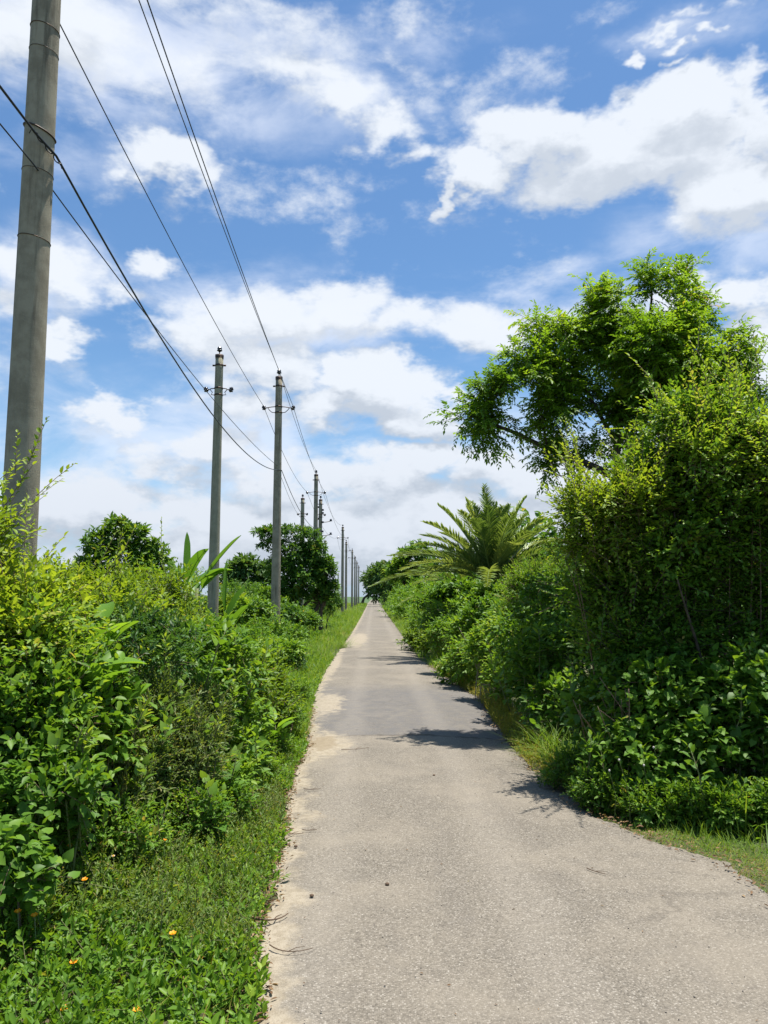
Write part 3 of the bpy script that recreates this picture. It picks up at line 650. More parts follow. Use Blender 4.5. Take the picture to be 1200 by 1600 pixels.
FT = 'far trees where the road ends'
simple_tree('roadside_tree', 'far dark tree closing the end of the road, left one of the pair', 150, [bl(574,908,150,9,16),bl(584,918,150,14,20),bl(594,922,150,12,20)], 566, 'whorl', 160, 35, 6, .3, FT, mat='far')
simple_tree('roadside_tree', 'far leafy tree rising right of the end of the road', 120, [bl(590,905,120,15,24),bl(606,915,120,16,22),bl(600,890,120,10,12)], 600, 'whorl', 260, 36, 5, .3, FT, mat='far')
simple_tree('roadside_tree', 'pale green tree on the right behind the far date palm fronds', 60, [bl(650,870,60,26,22),bl(628,900,60,24,26),bl(665,895,60,24,24)], 645, 'whorl', 420, 37, 2.8, .2, FT, mat='fresh')
simple_tree('roadside_tree', 'leafy tree between the far road and the pale green tree', 85, [bl(615,905,85,16,22),bl(635,912,85,18,20)], 622, 'whorl', 260, 38, 3.8, .2, FT, mat='far')
# ------------------------------------------------------------------ date palm
def palm(name, label, px, Y, zc, nf, fl, seed, spread=1.0, group=None):
    rng = np.random.default_rng(seed); c = at(px, 900, Y); base = c.copy(); base[2] = 0; c[2] = zc
    root = empty(name, base, label, 'palm', group); tr = MB()
    tube(tr, [base-[0, 0, .05], base+[.02, 0, zc*.5], c], [.17, .16, .13], 14)
    for k in range(70):
        th = k*2.4; z = zc*(k/70); p = base+[math.cos(th)*.14, math.sin(th)*.14, z]; tube(tr, [p, p+[math.cos(th)*.07, math.sin(th)*.07, .12]], [.03, .012], 5)
    tr.build('trunk', BARK, root, base)
    for k in range(nf):
        az = k*2.3999+rng.normal(0, .15); el = R(86-66*(k/nf)**1.05+rng.normal(0, 4)); L = fl*rng.uniform(.85, 1.1)*(.9+.1*math.cos(el))
        d = np.array([math.cos(az)*math.cos(el), math.sin(az)*math.cos(el), math.sin(el)]); h = np.array([math.cos(az), math.sin(az), 0])
        t = np.linspace(0, 1, 12)[:, None]; dr = (.08+.36*math.cos(el))*spread
        P = c+d*L*t+(h*.25-np.array([0, 0, 1.]))*(dr*L*t**2.2)
        mb = MB(); tube(mb, P, np.linspace(.022, .005, 12), 5, tone=.8)
        m = 54; tt = np.repeat(np.linspace(.14, 1, m), 2); Q = np.stack([np.interp(tt, t[:, 0], P[:, j]) for j in range(3)], -1)
        Tn = nrm(np.stack([np.interp(tt, t[:, 0], np.gradient(P[:, j])) for j in range(3)], -1)); sd = nrm(np.cross(Tn, [0, 0, 1.])+1e-5); nn = np.cross(sd, Tn)
        s = np.tile([1, -1], m)[:, None]; A = Tn*1.0+sd*s*.72+nn*.38+rng.normal(0, .10, Q.shape)
        ll = fl*.155*np.sin(np.clip(tt, .12, .97)*PI)**.5*rng.uniform(.85, 1.1, len(tt))
        ribbons(mb, Q, A, ll, .028*fl/1.6, .12, rng, 3, np.clip(rng.normal(.5, .2)+rng.normal(0, .1, len(tt)), 0, 1), .5, LP)
        mb.build('frond', LM['palm'], root, base)
palm('date_palm', 'feathery date palm with a full fountain of stiff fronds above the right hedge', 768, 20, 1.95, 52, 2.85, 41)
palm('date_palm', 'smaller drooping date palm sprawling low towards the road left of the tall one', 722, 27, 1.7, 26, 2.3, 42, 1.15)

# ------------------------------------------------------------------ bananas and broad-bladed plants
def blade_plant(name, label, cat, base, specs, matk, stem_r=.03, group=None, jag=0, seed=0, fold=.35):
    """specs: (start height, azimuth, elevation, length, width, droop) per leaf; every leaf a part"""
    rng = np.random.default_rng(seed); root = empty(name, base, label, cat, group); st = MB(); zt = max(s[0] for s in specs)
    tube(st, [base-np.array([0, 0, .03]), base+np.array([.01, 0, zt*.6]), base+np.array([0, 0, zt])], [stem_r, stem_r*.8, stem_r*.4], 8); st.build('stem', STEM, root, base)
    for z, az, el, L, Wd, dr in specs:
        mb = MB(); d = np.array([math.cos(R(az))*math.cos(R(el)), math.sin(R(az))*math.cos(R(el)), math.sin(R(el))]); p = base+np.array([0, 0, z])
        pet = L*.22; tube(mb, [p, p+d*pet], [Wd*.05, Wd*.035], 5, tone=.8)
        q = p+d*pet
        ribbons(mb, q[None], d[None], L, Wd, dr, rng, 14, float(np.clip(rng.normal(.5, .22), 0, 1)), fold, ([0, .05, .2, .5, .8, .93, 1], [.1, .55, .92, 1, .78, .4, .03]))
        h = nrm(d*np.array([1, 1, 0.])+1e-4); tt = np.linspace(0, 1, 8)[:, None]
        rib = q+d*L*tt+(h*.4-np.array([0, 0, 1.]))*(dr*L*tt**2)+np.array([0, 0, -.004]); tube(mb, rib, np.linspace(Wd*.035, Wd*.01, 8), 5, tone=.93)
        mb.build('leaf', LM[matk], root, base)
    return root
def gx(px, Y): p = at(px, 930, Y); p[2] = 0; return p
blade_plant('banana_plant', 'banana plant with tall upright blades, right of the round broadleaf tree', 'banana plant', gx(288, 14),
    [(1.5,100,80,1.1,.18,.03),(1.7,170,58,1.0,.30,.25),(1.6,215,48,.95,.30,.4),(1.7,320,62,.95,.28,.3),(1.6,20,50,.9,.30,.4),(1.3,260,30,1.2,.34,.45),(1.3,150,25,1.2,.32,.4)], 'banana', .10, 'banana plants behind the left thicket', seed=1)
blade_plant('banana_plant', 'banana plant with one big slanting blade partly hidden by the pale pole', 'banana plant', gx(308, 14.5),
    [(1.75,2,56,1.1,.32,.10),(1.6,200,55,.9,.28,.4),(1.6,330,50,.9,.28,.4),(1.4,120,50,1.2,.3,.3),(1.2,270,30,1.1,.3,.4)], 'banana', .10, 'banana plants behind the left thicket', seed=2)
blade_plant('banana_plant', 'young banana plant with one bright upright blade right of the pale pole', 'banana plant', gx(352, 14),
    [(1.15,90,84,.95,.30,.02),(1.1,10,68,.7,.22,.15),(.9,180,60,.7,.24,.2),(.8,290,55,.7,.24,.3),(.8,340,62,.75,.22,.2)], 'banana', .08, 'banana plants behind the left thicket', seed=3)
def broad(px, py, Y, label, seed, n=8, L=.24, Wd=.12, name='broad_leaved_plant', h=None):
    rng = np.random.default_rng(seed); c = at(px, py, Y); base = c.copy(); base[2] = 0
    return blade_plant(name, label, 'plant', base, [(c[2]-.22+.03*k*rng.uniform(.5, 1.2), k*137.5+rng.normal(0, 12), 66-5*k+rng.normal(0, 6), L*rng.uniform(.8, 1.15), Wd*rng.uniform(.85, 1.15), .22) for k in range(n)], 'broad', .012, 'large-leaved weeds standing out of the left thicket', seed=seed)
broad(150,1050,4.5,'large-leaved bright green weed, lower and bigger of the two left of the pale lettering height',51,9,.25,.12)
broad(165,975,5.0,'large-leaved weed with an upright folded leaf, just below the skyline left of the bananas',52,7,.24,.12)
broad(200,1070,4.7,'large-leaved weed with long pale sideways leaves above the feathery weeds',53,5,.22,.08)
broad(110,1005,4.7,'large-leaved weed with dull rounded leaves close below the nearest pole',54,6,.18,.11)
broad(372,1235,6.0,'large-leaved weed drooping glossy leaves low at the front of the thicket near the road',55,8,.17,.065)
broad(430,1130,7.6,'large-leaved weed with light leaves sticking out towards the road',56,8,.22,.08)
broad(345,1015,7.2,'large-leaved weed with long curved leaves at the top middle of the thicket',57,8,.26,.08)
broad(345,1200,5.6,'single weed with a big silvery veined leaf facing the road',58,4,.16,.09)
broad(215,1560,3.0,'low weed with yellowing broad leaves beside an orange flower in the creeping weeds',59,6,.10,.06)
broad(1175,1290,5.3,'small sunlit seedling with light spoon leaves under the right bushes',60,8,.12,.055)

# ------------------------------------------------------------------ left thicket
LT = None
shrub('sparse yellow-green twiggy shrub at the far left, in front of the nearest pole', 'shrub', [bl(-25,845,4.6,45,52),bl(5,925,4.6,80,44),bl(-60,860,4.6,60,80),bl(60,958,4.8,70,40),bl(10,1000,4.4,90,66)], 'limebox', 640, 101, 1.3, shoots=26, amp=.22, tb=.05, name='twiggy_shrub')
shrub('dense leafy shrub with small oval leaves at the left edge, middle height', 'shrub', [bl(50,1040,4.5,90,80),bl(-40,1050,4.5,90,90),bl(30,1120,4.2,100,70)], 'box', 700, 102, 1.5, tb=.1)
shrub('dull heart-leaved climber draped over the left thicket, lowest at the left edge', 'climber', [bl(20,1170,4.1,90,65),bl(110,1160,4.4,80,75),bl(60,1230,3.9,100,50),bl(150,1110,4.7,70,60),bl(-60,1200,4.0,60,80)], 'ovate', 800, 103, .85, mat='fresh', tb=.02, name='climbing_vine')
shrub('pale broad-toothed weed clump low at the very left edge', 'weed', [bl(5,1330,3.4,55,50),bl(40,1370,3.4,40,40),bl(-40,1340,3.4,50,60)], 'heart', 150, 104, .85, name='weed_clump', mat='fresh', tb=.05)
shrub('lime green bush on the skyline right of the nearest pole', 'shrub', [bl(115,918,6.5,55,24),bl(160,935,6.4,70,30),bl(75,940,6.2,55,32),bl(90,985,6.0,80,50),bl(190,960,6.0,70,40)], 'limebox', 800, 105, 1.3, shoots=5, tb=-.1)
shrub('bright bush with small leaves under the round broadleaf tree', 'shrub', [bl(235,922,8.5,60,24),bl(205,935,8.2,55,28),bl(265,962,8.5,40,22),bl(265,990,8.2,66,32)], 'limebox', 750, 106, 1.45, shoots=4, tb=.0)
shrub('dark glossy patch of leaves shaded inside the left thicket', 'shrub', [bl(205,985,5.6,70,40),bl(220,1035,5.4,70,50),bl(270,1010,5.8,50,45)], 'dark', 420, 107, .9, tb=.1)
shrub('fresh leafy bush in the middle of the left thicket, rounded top', 'shrub', [bl(290,1012,7.0,52,34),bl(270,1025,6.6,60,46),bl(330,1040,6.6,70,55),bl(290,1085,6.2,75,60)], 'ovate', 800, 108, .75, mat='fresh', tb=.02)
shrub('tall feathery olive weeds with many thin stalks in the middle of the left thicket', 'weed', [bl(230,1130,5.2,50,60),bl(280,1185,5.2,65,60),bl(210,1200,4.8,60,55),bl(310,1130,5.8,40,45),bl(160,1250,4.5,70,40)], 'fine', 1500, 109, 1.45, name='feathery_weeds', up=.6, jit=.6, amp=.35, tb=.12, twig=1, stems=20, r0=.004, stemmat=STEM)
shrub('broad oval-leaved bush whose leaves face the road, right of the feathery weeds', 'shrub', [bl(365,1135,6.8,55,48),bl(345,1175,6.3,55,48),bl(385,1180,6.7,38,38),bl(360,1215,6.0,50,35)], 'ovate', 520, 110, .85, mat='fresh', tb=.12)
shrub('yellow-green leafy bush behind the oval-leaved one', 'shrub', [bl(385,1050,9.0,50,36),bl(415,1080,9.0,42,34),bl(365,1075,8.2,55,42),bl(425,1115,8.6,34,32)], 'box', 650, 111, 1.7, mat='lime', tb=-.25)
shrub('leafy bush touching the foot of the pale pole', 'shrub', [bl(330,992,12,55,22),bl(380,1000,12,50,22),bl(285,975,12.5,50,26),bl(350,1020,11,60,26)], 'ovate', 650, 112, .95, mat='fresh')
shrub('leafy bush at the foot of the second wired pole', 'shrub', [bl(415,985,16,40,20),bl(450,990,17,30,15),bl(400,1012,14,45,22),bl(440,1015,15,30,16)], 'ovate', 600, 113, 1.15, mat='fresh', tb=.1)
shrub('small rounded dark green bush beside the left grass verge', 'shrub', [bl(455,1025,15.5,24,24),bl(462,1040,15.2,18,18)], 'glossy', 240, 114, .9, inner=.6, amp=.06)
shrub('low dark glossy bush between the bananas and the pale pole', 'shrub', [bl(290,915,21,40,28),bl(250,915,20,45,28),bl(375,930,23,35,26)], 'glossy', 420, 115, 1.25, mat='mid')
shrub('wide leafy shrub row behind the second wired pole', 'shrub', [bl(400,932,26,36,20),bl(378,940,25,32,18),bl(425,945,26,26,18),bl(355,930,26,28,18)], 'whorl', 420, 116, .9, mat='fresh')
shrub('dark leafy shrub at the left skyline behind the nearest pole', 'shrub', [bl(30,915,14,70,32),bl(-50,900,13,80,50),bl(100,925,15,60,25)], 'whorl', 420, 117, .8, mat='mid')
shrub('low leafy front of the thicket where it meets the verge weeds', 'weed', [bl(150,1300,4.3,110,38),bl(270,1270,4.9,90,38),bl(60,1290,4.0,80,40),bl(350,1255,5.4,50,28)], 'herb', 1100, 118, 1.15, name='weed_clump', mat='fresh')
shrub('mounded weeds beside the silty road edge opposite the right hand bush', 'weed', [bl(425,1165,7.6,34,20),bl(412,1212,6.8,34,20),bl(445,1120,8.8,32,20),bl(460,1080,10.2,24,17)], 'herb', 1250, 119, 1.0, name='weed_clump', tb=.0)

def hit(px, py, blobs):
    d = ray(px, py); o = np.array([0, 0, EYE]); best = None
    for b in blobs:
        c = np.array(b[:3]); r_ = np.array(b[3:6]); a = d/r_; q = (o-c)/r_; A_ = a@a; B_ = 2*a@q; C_ = q@q-1; D_ = B_*B_-4*A_*C_
        if D_ > 0:
            s_ = (-B_-math.sqrt(D_))/(2*A_)
            if s_ > 0 and (best is None or s_ < best): best = s_
    return None if best is None else o+d*best
def leafy_weed_proto(seed, L, n, mat, label, group, w=.55, templ='ovate', h=.45):
    rng = np.random.default_rng(seed); root = empty('leafy_weed', (0, 0, 0), label, 'weed', group)
    st = MB(); P = np.array([[0, 0, 0], [.01, 0, .3*h], [.02, .01, .7*h], [.015, 0, h]]); tube(st, P, [.006, .005, .004, .002], 6)
    k = np.arange(n); z = h*(.30+.70*k/(n-1)); az = k*2.4; el = np.radians(5+60*(k/(n-1))**1.5); A = np.stack([np.cos(az)*np.cos(el), np.sin(az)*np.cos(el), np.sin(el)], -1)+rng.normal(0, .12, (n, 3))
    P0 = np.stack([np.interp(z, P[:, 2], P[:, 0]), np.interp(z, P[:, 2], P[:, 1]), z], -1); pe = L*.25; Q = P0+nrm(A)*pe
    tubes3(st, P0, (P0+Q)/2, Q, .0018, .0012); a = st.build('stem', STEM, root)
    lf = MB(); LL = L*rng.uniform(.7, 1.1, n)*(1-.45*(k/(n-1))**2); leaves(lf, Q, A, np.array([0, 0, 1.])+rng.normal(0, .15, (n, 3)), LL, LL*w, templ, np.clip(.45+.35*k/n+rng.normal(0, .12, n), 0, .95)); b = lf.build('leaves', LM[mat], root)
    return root, a, b
def place_weeds(proto, spots, blobs, rng, h=.45, into=.10):
    root, a, b = proto; first = True
    for px, py in spots:
        p = hit(px, py, blobs)
        if p is None: continue
        r_ = root if first else root.copy()
        if not first:
            COL.objects.link(r_)
            for ch in (a, b): c_ = ch.copy(); COL.objects.link(c_); c_.parent = r_
        first = False; s_ = rng.uniform(.75, 1.25); d = ray(px, py)
        p = p+nrm(d)*into; r_.location = (float(p[0]), float(p[1]), float(max(0, p[2]-h*s_*.75))); r_.scale = (s_,)*3
        r_.rotation_euler = (rng.normal(.12, .16), rng.normal(0, .18), rng.uniform(0, 6.28))
rngw = np.random.default_rng(77)
LB = [b for b in ALLB if b[0] < -.6 and b[1] < 10]
def rspots(n, x0, x1, y0, y1): return [(rngw.uniform(x0, x1), rngw.uniform(y0, y1)) for _ in range(n)]
GW = 'leafy weeds poking out of the left thicket'
place_weeds(leafy_weed_proto(1, .11, 16, 'fresh', 'leafy weed with bright oval leaves poking out of the left thicket', GW), rspots(34, 20, 440, 960, 1230), LB, rngw)
place_weeds(leafy_weed_proto(2, .085, 20, 'lime', 'leafy weed with yellow-green narrow leaves in the left thicket', 'yellow-green weeds in the left thicket', .4), rspots(36, 30, 460, 930, 1180), LB, rngw)
place_weeds(leafy_weed_proto(3, .10, 14, 'mid', 'leafy weed with dull heart-shaped leaves in the left thicket', 'heart-leaved weeds in the left thicket', .85, 'heart'), rspots(40, 0, 400, 1040, 1300), LB, rngw)
place_weeds(leafy_weed_proto(4, .05, 26, 'fresh', 'small-leaved upright weed at the front of the left thicket', 'small-leaved weeds at the front of the left thicket', .45), rspots(44, 60, 470, 1080, 1330), LB, rngw)
for q_, (px, py, Y, rx, ry, sp_, mt_, lab_) in enumerate(((395,955,19,30,18,'ovate','fresh','low round shrub between the feet of the pale pole and the second wired pole'),(452,962,24,26,16,'ovate','mid','low shrub just right of the second wired pole foot'),
      (478,965,26,20,14,'ovate','fresh','low shrub at the outer edge of the grass bank under the dark tree'),(505,945,34,18,13,'whorl','mid','low shrub under the right side of the dark bushy tree'),(520,938,48,14,11,'whorl','mid','low shrub on the grass bank left of the lone verge pole'),
      (430,945,30,30,20,'whorl','mid','low shrub at the left side of the dark bushy tree'),(370,948,22,30,20,'ovate','lime','yellow-green low shrub right of the pale pole'))):
    shrub(lab_, 'shrub', [bl(px,py,Y,rx,ry),bl(px-rx*.6,py+ry*.3,Y,rx*.6,ry*.7),bl(px+rx*.5,py+ry*.4,Y,rx*.6,ry*.7)], sp_, 260, 140+q_, 1.5 if sp_ == 'ovate' else 1.0, mat=mt_, amp=.3, tb=-.1 if mt_ == 'lime' else .05, name='low_shrub')
# ------------------------------------------------------------------ right side
shrub('huge overgrown bush towering over the right road edge, dark underneath', 'bush', [
    bl(1075,690,6.9,70,75),bl(1150,720,7.0,95,75),bl(1235,760,7.2,90,110),bl(1020,770,6.9,70,75),bl(1100,810,6.8,110,85),bl(1200,860,6.8,90,100),
    bl(1020,880,6.8,95,85),bl(1110,900,6.9,80,70),bl(1180,1000,6.8,90,90),bl(1060,980,6.9,90,80),bl(950,930,7.0,80,75),bl(990,1010,6.9,90,85),bl(1290,950,7.0,80,150),bl(1300,1120,6.6,70,130)], 'box', 7200, 201, 1.65, tb=.02, shoots=60, inner=.3, stems=18, r0=.016, name='overgrown_bush', stemmat=BARK, back=.7)
shrub('bright lime mound of fresh shoots bulging left from the huge bush', 'bush', [bl(945,800,6.7,78,48),bl(900,795,6.9,42,28),bl(990,785,6.6,60,40),bl(930,850,6.7,74,44)], 'limebox', 820, 202, 1.35, shoots=34, tb=.0, amp=.2, stems=4, r0=.010, name='shrub')
shrub('sunlit yellow-green bush crown against the sky at the right edge', 'bush', [bl(1140,680,6.6,60,35),bl(1200,700,6.6,70,45),bl(1065,665,6.7,40,45),bl(1110,720,6.45,60,40),bl(1230,760,6.4,60,50)], 'limebox', 900, 203, 1.5, mat='fresh', shoots=42, tb=.30, stems=3, r0=.009, amp=.2, name='shrub')
shrub('deep shaded climber with heart leaves hanging over the foot of the huge bush', 'climber', [bl(1040,1110,6.3,85,75),bl(960,1120,6.8,70,70),bl(1000,1190,6.1,90,65),bl(1170,1110,6.0,60,90),bl(1100,1170,5.9,70,60),bl(1240,1150,5.8,70,100),bl(1010,1040,6.7,70,60)], 'heart', 2300, 204, .9, mat='fresh', name='climbing_vine', tb=.0, stems=24, r0=.008)
shrub('low tangled weeds along the shaded right road edge', 'weed', [bl(960,1240,6.0,60,38),bl(1040,1260,5.7,75,34),bl(1130,1265,5.5,75,40),bl(1220,1270,5.4,60,50),bl(900,1210,6.6,45,36)], 'herb', 2100, 205, 1.0, name='weed_clump', mat='fresh', amp=.4, twig=.6, stemmat=STEM)
shrub('dark bush with hanging leaves beyond the huge bush', 'bush', [bl(870,960,9.4,70,60),bl(900,1030,8.8,75,70),bl(850,1060,9.2,60,60),bl(880,1110,8.3,60,55),bl(820,1000,10,55,50)], 'ovate', 1500, 206, .95, mat='fresh', tb=-.15)
shrub('bright leafy bush beside the road halfway along the right hedge', 'bush', [bl(798,990,11.5,46,42),bl(768,1012,12,38,38),bl(815,1045,10.6,46,46),bl(782,1062,11.2,30,30)], 'ovate', 1300, 207, .95, mat='fresh', tb=.22)
shrub('mid green bush with a tangle of bare pale twigs at its foot', 'bush', [bl(735,985,15,36,34),bl(700,1000,16,34,34),bl(740,1030,13.5,42,32),bl(715,1045,14.2,30,22)], 'ovate', 1200, 208, 1.1, mat='fresh', tb=.15, twig=1)
shrub('feathery light green acacia-like bush right of the date palm trunk', 'bush', [bl(840,915,11,50,30),bl(870,935,11,50,35),bl(818,940,11.5,30,26)], 'fine', 1700, 209, 2.0, mat='fresh', tb=.1, name='feathery_bush')
shrub('leafy bush under the left fronds of the tall date palm', 'bush', [bl(700,965,20,40,24),bl(735,962,18,35,22),bl(675,970,22,30,20)], 'ovate', 620, 210, 1.5, mat='fresh')
shrub('dark leafy bush under the tall date palm', 'bush', [bl(770,960,14.5,42,26),bl(800,965,13.0,40,26)], 'ovate', 420, 211, 1.1, mat='fresh')
shrub('small yellow-green bush at the road edge below the smaller date palm', 'bush', [bl(660,985,24,24,24),bl(645,1000,23,18,20),bl(672,1005,21,24,20)], 'ovate', 420, 212, 1.4, mat='lime', tb=-.3)
shrub('bushes seen through the gap beneath the feathery tree', 'bush', [bl(900,880,13,60,40),bl(960,900,13,60,60),bl(1000,960,11,90,80),bl(900,960,11.5,80,70),bl(1060,950,12,80,100),bl(1180,950,12,90,100),bl(1300,950,11,100,120)], 'whorl', 1500, 213, .7, mat='mid', stems=10)
RB = [b for b in ALLB if b[0] > .5 and b[1] < 16]
GR = 'leafy weeds standing in the right hedge'
place_weeds(leafy_weed_proto(5, .10, 16, 'mid', 'leafy weed with oval leaves standing in the right hedge foot', GR), rspots(30, 860, 1200, 1010, 1260), RB, rngw)
place_weeds(leafy_weed_proto(6, .13, 16, 'fresh', 'leafy weed with light leaves in the hedge beyond the huge bush', 'light leafy weeds in the hedge beyond the huge bush'), rspots(26, 690, 900, 960, 1110), RB, rngw)
shrub('leafy bush hiding the trunk of the tall date palm', 'bush', [bl(768,935,18,36,24),bl(735,945,18,28,20),bl(800,940,18,30,26)], 'ovate', 560, 221, 1.5, mat='fresh', amp=.3)
shrub('ragged light bush hiding the trunk of the smaller date palm', 'bush', [bl(718,925,24,30,20),bl(690,935,24,26,20),bl(665,945,25,20,18)], 'ovate', 520, 222, 1.7, mat='fresh', amp=.35, shoots=10)
for q_, (x_, y_, s_) in enumerate(((5.4, 5.2, .9), (6.6, 3.6, .8), (7.2, 6.6, 1.2), (5.2, 8.4, 1.1), (8.5, 9.5, 1.3), (9.5, 5.0, 1.2))):
    shrub('shrub in the field right of the huge bush', 'shrub', [[x_, y_, .8*s_, .9*s_, .9*s_, .85*s_], [x_+.7*s_, y_+.3, .6*s_, .6*s_, .6*s_, .6*s_]], 'ovate', 420, 230+q_, 1.3, mat=('fresh', 'mid')[q_ % 2], group='shrubs in the field right of the huge bush')
# bare stems inside the huge bush
rng = np.random.default_rng(8)
def cane_clump(px, Y, label, n, seed, spread, h):
    rng = np.random.default_rng(seed); b = gx(px, Y); root = empty('cane_clump', b, label, 'bare stems')
    for k in range(n):
        p = b+np.array([rng.normal(0, spread), rng.normal(0, spread*.5), -.03]); q = p+np.array([rng.normal(0, .35), rng.normal(0, .2), h*rng.uniform(.8, 1.1)])
        m = MB(); limb(m, [p, (p+q)/2+rng.normal(0, .08, 3), q], rng.uniform(.010, .028), .006, rng, 6); m.build('stem', BARK, root, b)
cane_clump(1125, 6.9, 'cluster of bare brown trunks showing in the dark hollow of the huge bush', 12, 301, .25, 2.2)
# far shrubs lining both verges: shared meshes, one tree of objects each
def proto(seed, mat, sc=1.0):
    rng = np.random.default_rng(seed); B = [[0, 0, .75, .9, .8, .75], [.6, .1, .55, .7, .7, .6], [-.5, -.1, .5, .7, .7, .55], [.1, 0, 1.35, .55, .5, .45]]
    P, U = shell_points(B, 360, rng, .35, .42, 3.4, seed); mb, tw = foliage_mesh(P, U, 'ovate', rng, 2.0, .05, .4, .5, 'mid4', 0, seed)
    st = MB(); branch_skeleton(st, np.zeros(3), [np.array(b[:3]) for b in B], rng, .03)
    return mb, st
def copies(name, label, cat, group, spots, seed, mat):
    mb, st = proto(seed, mat); root = empty(name, (0, 0, 0), label, cat, group); a = mb.build('foliage', LM[mat], root); b = st.build('stems', BARK, root)
    for i, (x, y, s, rz) in enumerate(spots):
        if i == 0: r, = (root,)
        else:
            r = root.copy(); COL.objects.link(r)
            for ch in (a, b): c = ch.copy(); COL.objects.link(c); c.parent = r
        r.location = (x, y, 0); r.scale = (s, s, s*(.85+.3*((i*37) % 10)/10)); r.rotation_euler = (0, 0, rz)
rg = random.Random(4)
def strip(sign, y0, y1, n, d0, d1, s0, s1):
    out = []
    for i in range(n):
        y = y0*(y1/y0)**((i+.5)/n); e = xl(y) if sign < 0 else xr(y); out.append((float(e)+sign*rg.uniform(d0, d1), y, rg.uniform(s0, s1), rg.uniform(0, 6.28)))
    return out
copies('verge_shrub', 'far green shrub in the unbroken hedge on the right of the road beyond the palms', 'shrub', 'far right hedge', strip(1, 26, 150, 42, 1.1, 2.4, .7, 1.6), 401, 'fresh')
copies('field_shrub', 'far taller shrub set back behind the right hedge', 'shrub', 'shrubs behind the right hedge', strip(1, 18, 170, 34, 3.5, 12, 1.2, 2.6), 402, 'mid')
copies('verge_shrub', 'far green shrub behind the left grass verge past the dark tree', 'shrub', 'far left hedge', strip(-1, 34, 160, 24, 5, 8, .8, 1.2), 403, 'mid')
copies('field_shrub', 'far shrub on the low skyline left of the poles', 'shrub', 'shrubs on the left skyline', strip(-1, 18, 120, 36, 7, 40, 1.0, 1.7), 404, 'far')

# ------------------------------------------------------------------ verge weeds, grass, litter (uncountable)
def scatter(n, y0, y1, side, w0, w1, rng, power=1.0, bias=1.6):
    y = y0+(y1-y0)*rng.random(n)**bias; d = w0+(w1-w0)*rng.random(n)**power
    x = np.where(side < 0, xl(y)-d, xr(y)+d); return x, y, d
def build_cover():
    rng = np.random.default_rng(61)
    # creeping broad weeds, brightest next to the camera
    n = 5200; y = 2.2+rng.random(n)**.9*3.6; d = rng.random(n)*(.35+.62*y); x = xl(y)-d+.03
    hh = (.05+.22*np.clip(d/.9, 0, 1)+.05*lump(np.stack([x, y, 0*x], -1), 3.5, 3))*rng.uniform(.35, 1, n)**.6
    P = np.stack([x, y, np.maximum(.02, hh)], -1); mb, tw = foliage_mesh(P, np.tile([0, 0, 1.], (n, 1))+rng.normal(0, .4, (n, 3)), 'herb', rng, 1.05, .16, .4, .4, 'mid4', .5, 61)
    tag(mb.build('creeping_weeds', LM['fresh']), 'bright creeping weeds carpeting the near left verge', 'weeds', kind='stuff')
    tag(tw.build('creeping_runners', STEM), 'thin green runners under the creeping weeds of the near left verge', 'weeds', kind='stuff')
    mb = MB(); tw = MB(); n = 5200; y = 3.5+rng.random(n)*4.2; d = rng.random(n)**1.1*(.25+.30*y); x = xl(y)-d-.02
    keep = lump(np.stack([x, y, 0*x], -1), 2.6, 9)+.35*rng.normal(0, 1, n) > -.35; x, y, d = x[keep], y[keep], d[keep]; n = len(x)
    hh = (.07+.26*np.clip(d/.8, 0, 1))*rng.uniform(.5, 1, n); P = np.stack([x, y, hh], -1)
    foliage_mesh(P, np.tile([0, 0, 1.], (n, 1)), 'fine', rng, 1.1, .22, .3, .65, 'flat2', .25, 62, mb, tw)
    tag(mb.build('feathery_ground_cover', LM['olive']), 'olive brown feathery ground cover on the left verge, above the creeping weeds', 'weeds', kind='stuff')
    tag(tw.build('feathery_stalks', STEM), 'fine greenish stalks among the feathery ground cover on the left verge', 'weeds', kind='stuff')
    # verge herbs further on, left
    n = 5200; y = 6.5+rng.random(n)**1.5*14; d = rng.random(n)**1.2*1.5; x = xl(y)-d
    P = np.stack([x, y, (.04+.28*np.clip(d, 0, 1))*rng.uniform(.3, 1, n)], -1); mb, tw = foliage_mesh(P, np.tile([0, 0, 1.], (n, 1)), 'herb', rng, 1.25, .12, .6, .5, 'mid4', 0, 63)
    tag(mb.build('verge_herbs', LM['fresh']), 'low leafy herbs along the left road edge past the silt patches', 'weeds', kind='stuff')
    n = 7000; y = 11+rng.random(n)**1.7*50; d = rng.random(n)**.8*(1.0+.07*y); x = xl(y)-d-.25; k = lump(np.stack([x, y*.5, 0*x], -1), 1.6, 13) > -.15; x, y, d = x[k], y[k], d[k]; n = len(x)
    P = np.stack([x, y, (.12+.5*np.clip(d/2, 0, 1))*rng.uniform(.3, 1.1, n)], -1); mb, tw = foliage_mesh(P, np.tile([0, 0, 1.], (n, 1)), 'herb', rng, 2.3, .05, .4, .6, 'mid4', 0, 65)
    tag(mb.build('verge_herbs', LM['fresh']), 'leafy weeds growing through the grass bank on the left verge', 'weeds', kind='stuff')
    # yellowing weeds at the right edge
    mb = MB(); tw = MB(); n = 2100; y = 6.6+rng.random(n)**1.0*9.5; d = rng.random(n)*.30-.03; x = xr(y)+d
    P = np.stack([x, y, .03+.10*rng.random(n)*np.clip(d*4, .2, 1)], -1); foliage_mesh(P, np.tile([0, 0, 1.], (n, 1)), 'fine', rng, 1.2, .0, .4, .6, 'flat2', .4, 64, mb, tw)
    tag(mb.build('yellowing_weeds', LM['dry']), 'yellowing low weeds fringing the right road edge', 'weeds', kind='stuff')
build_cover()
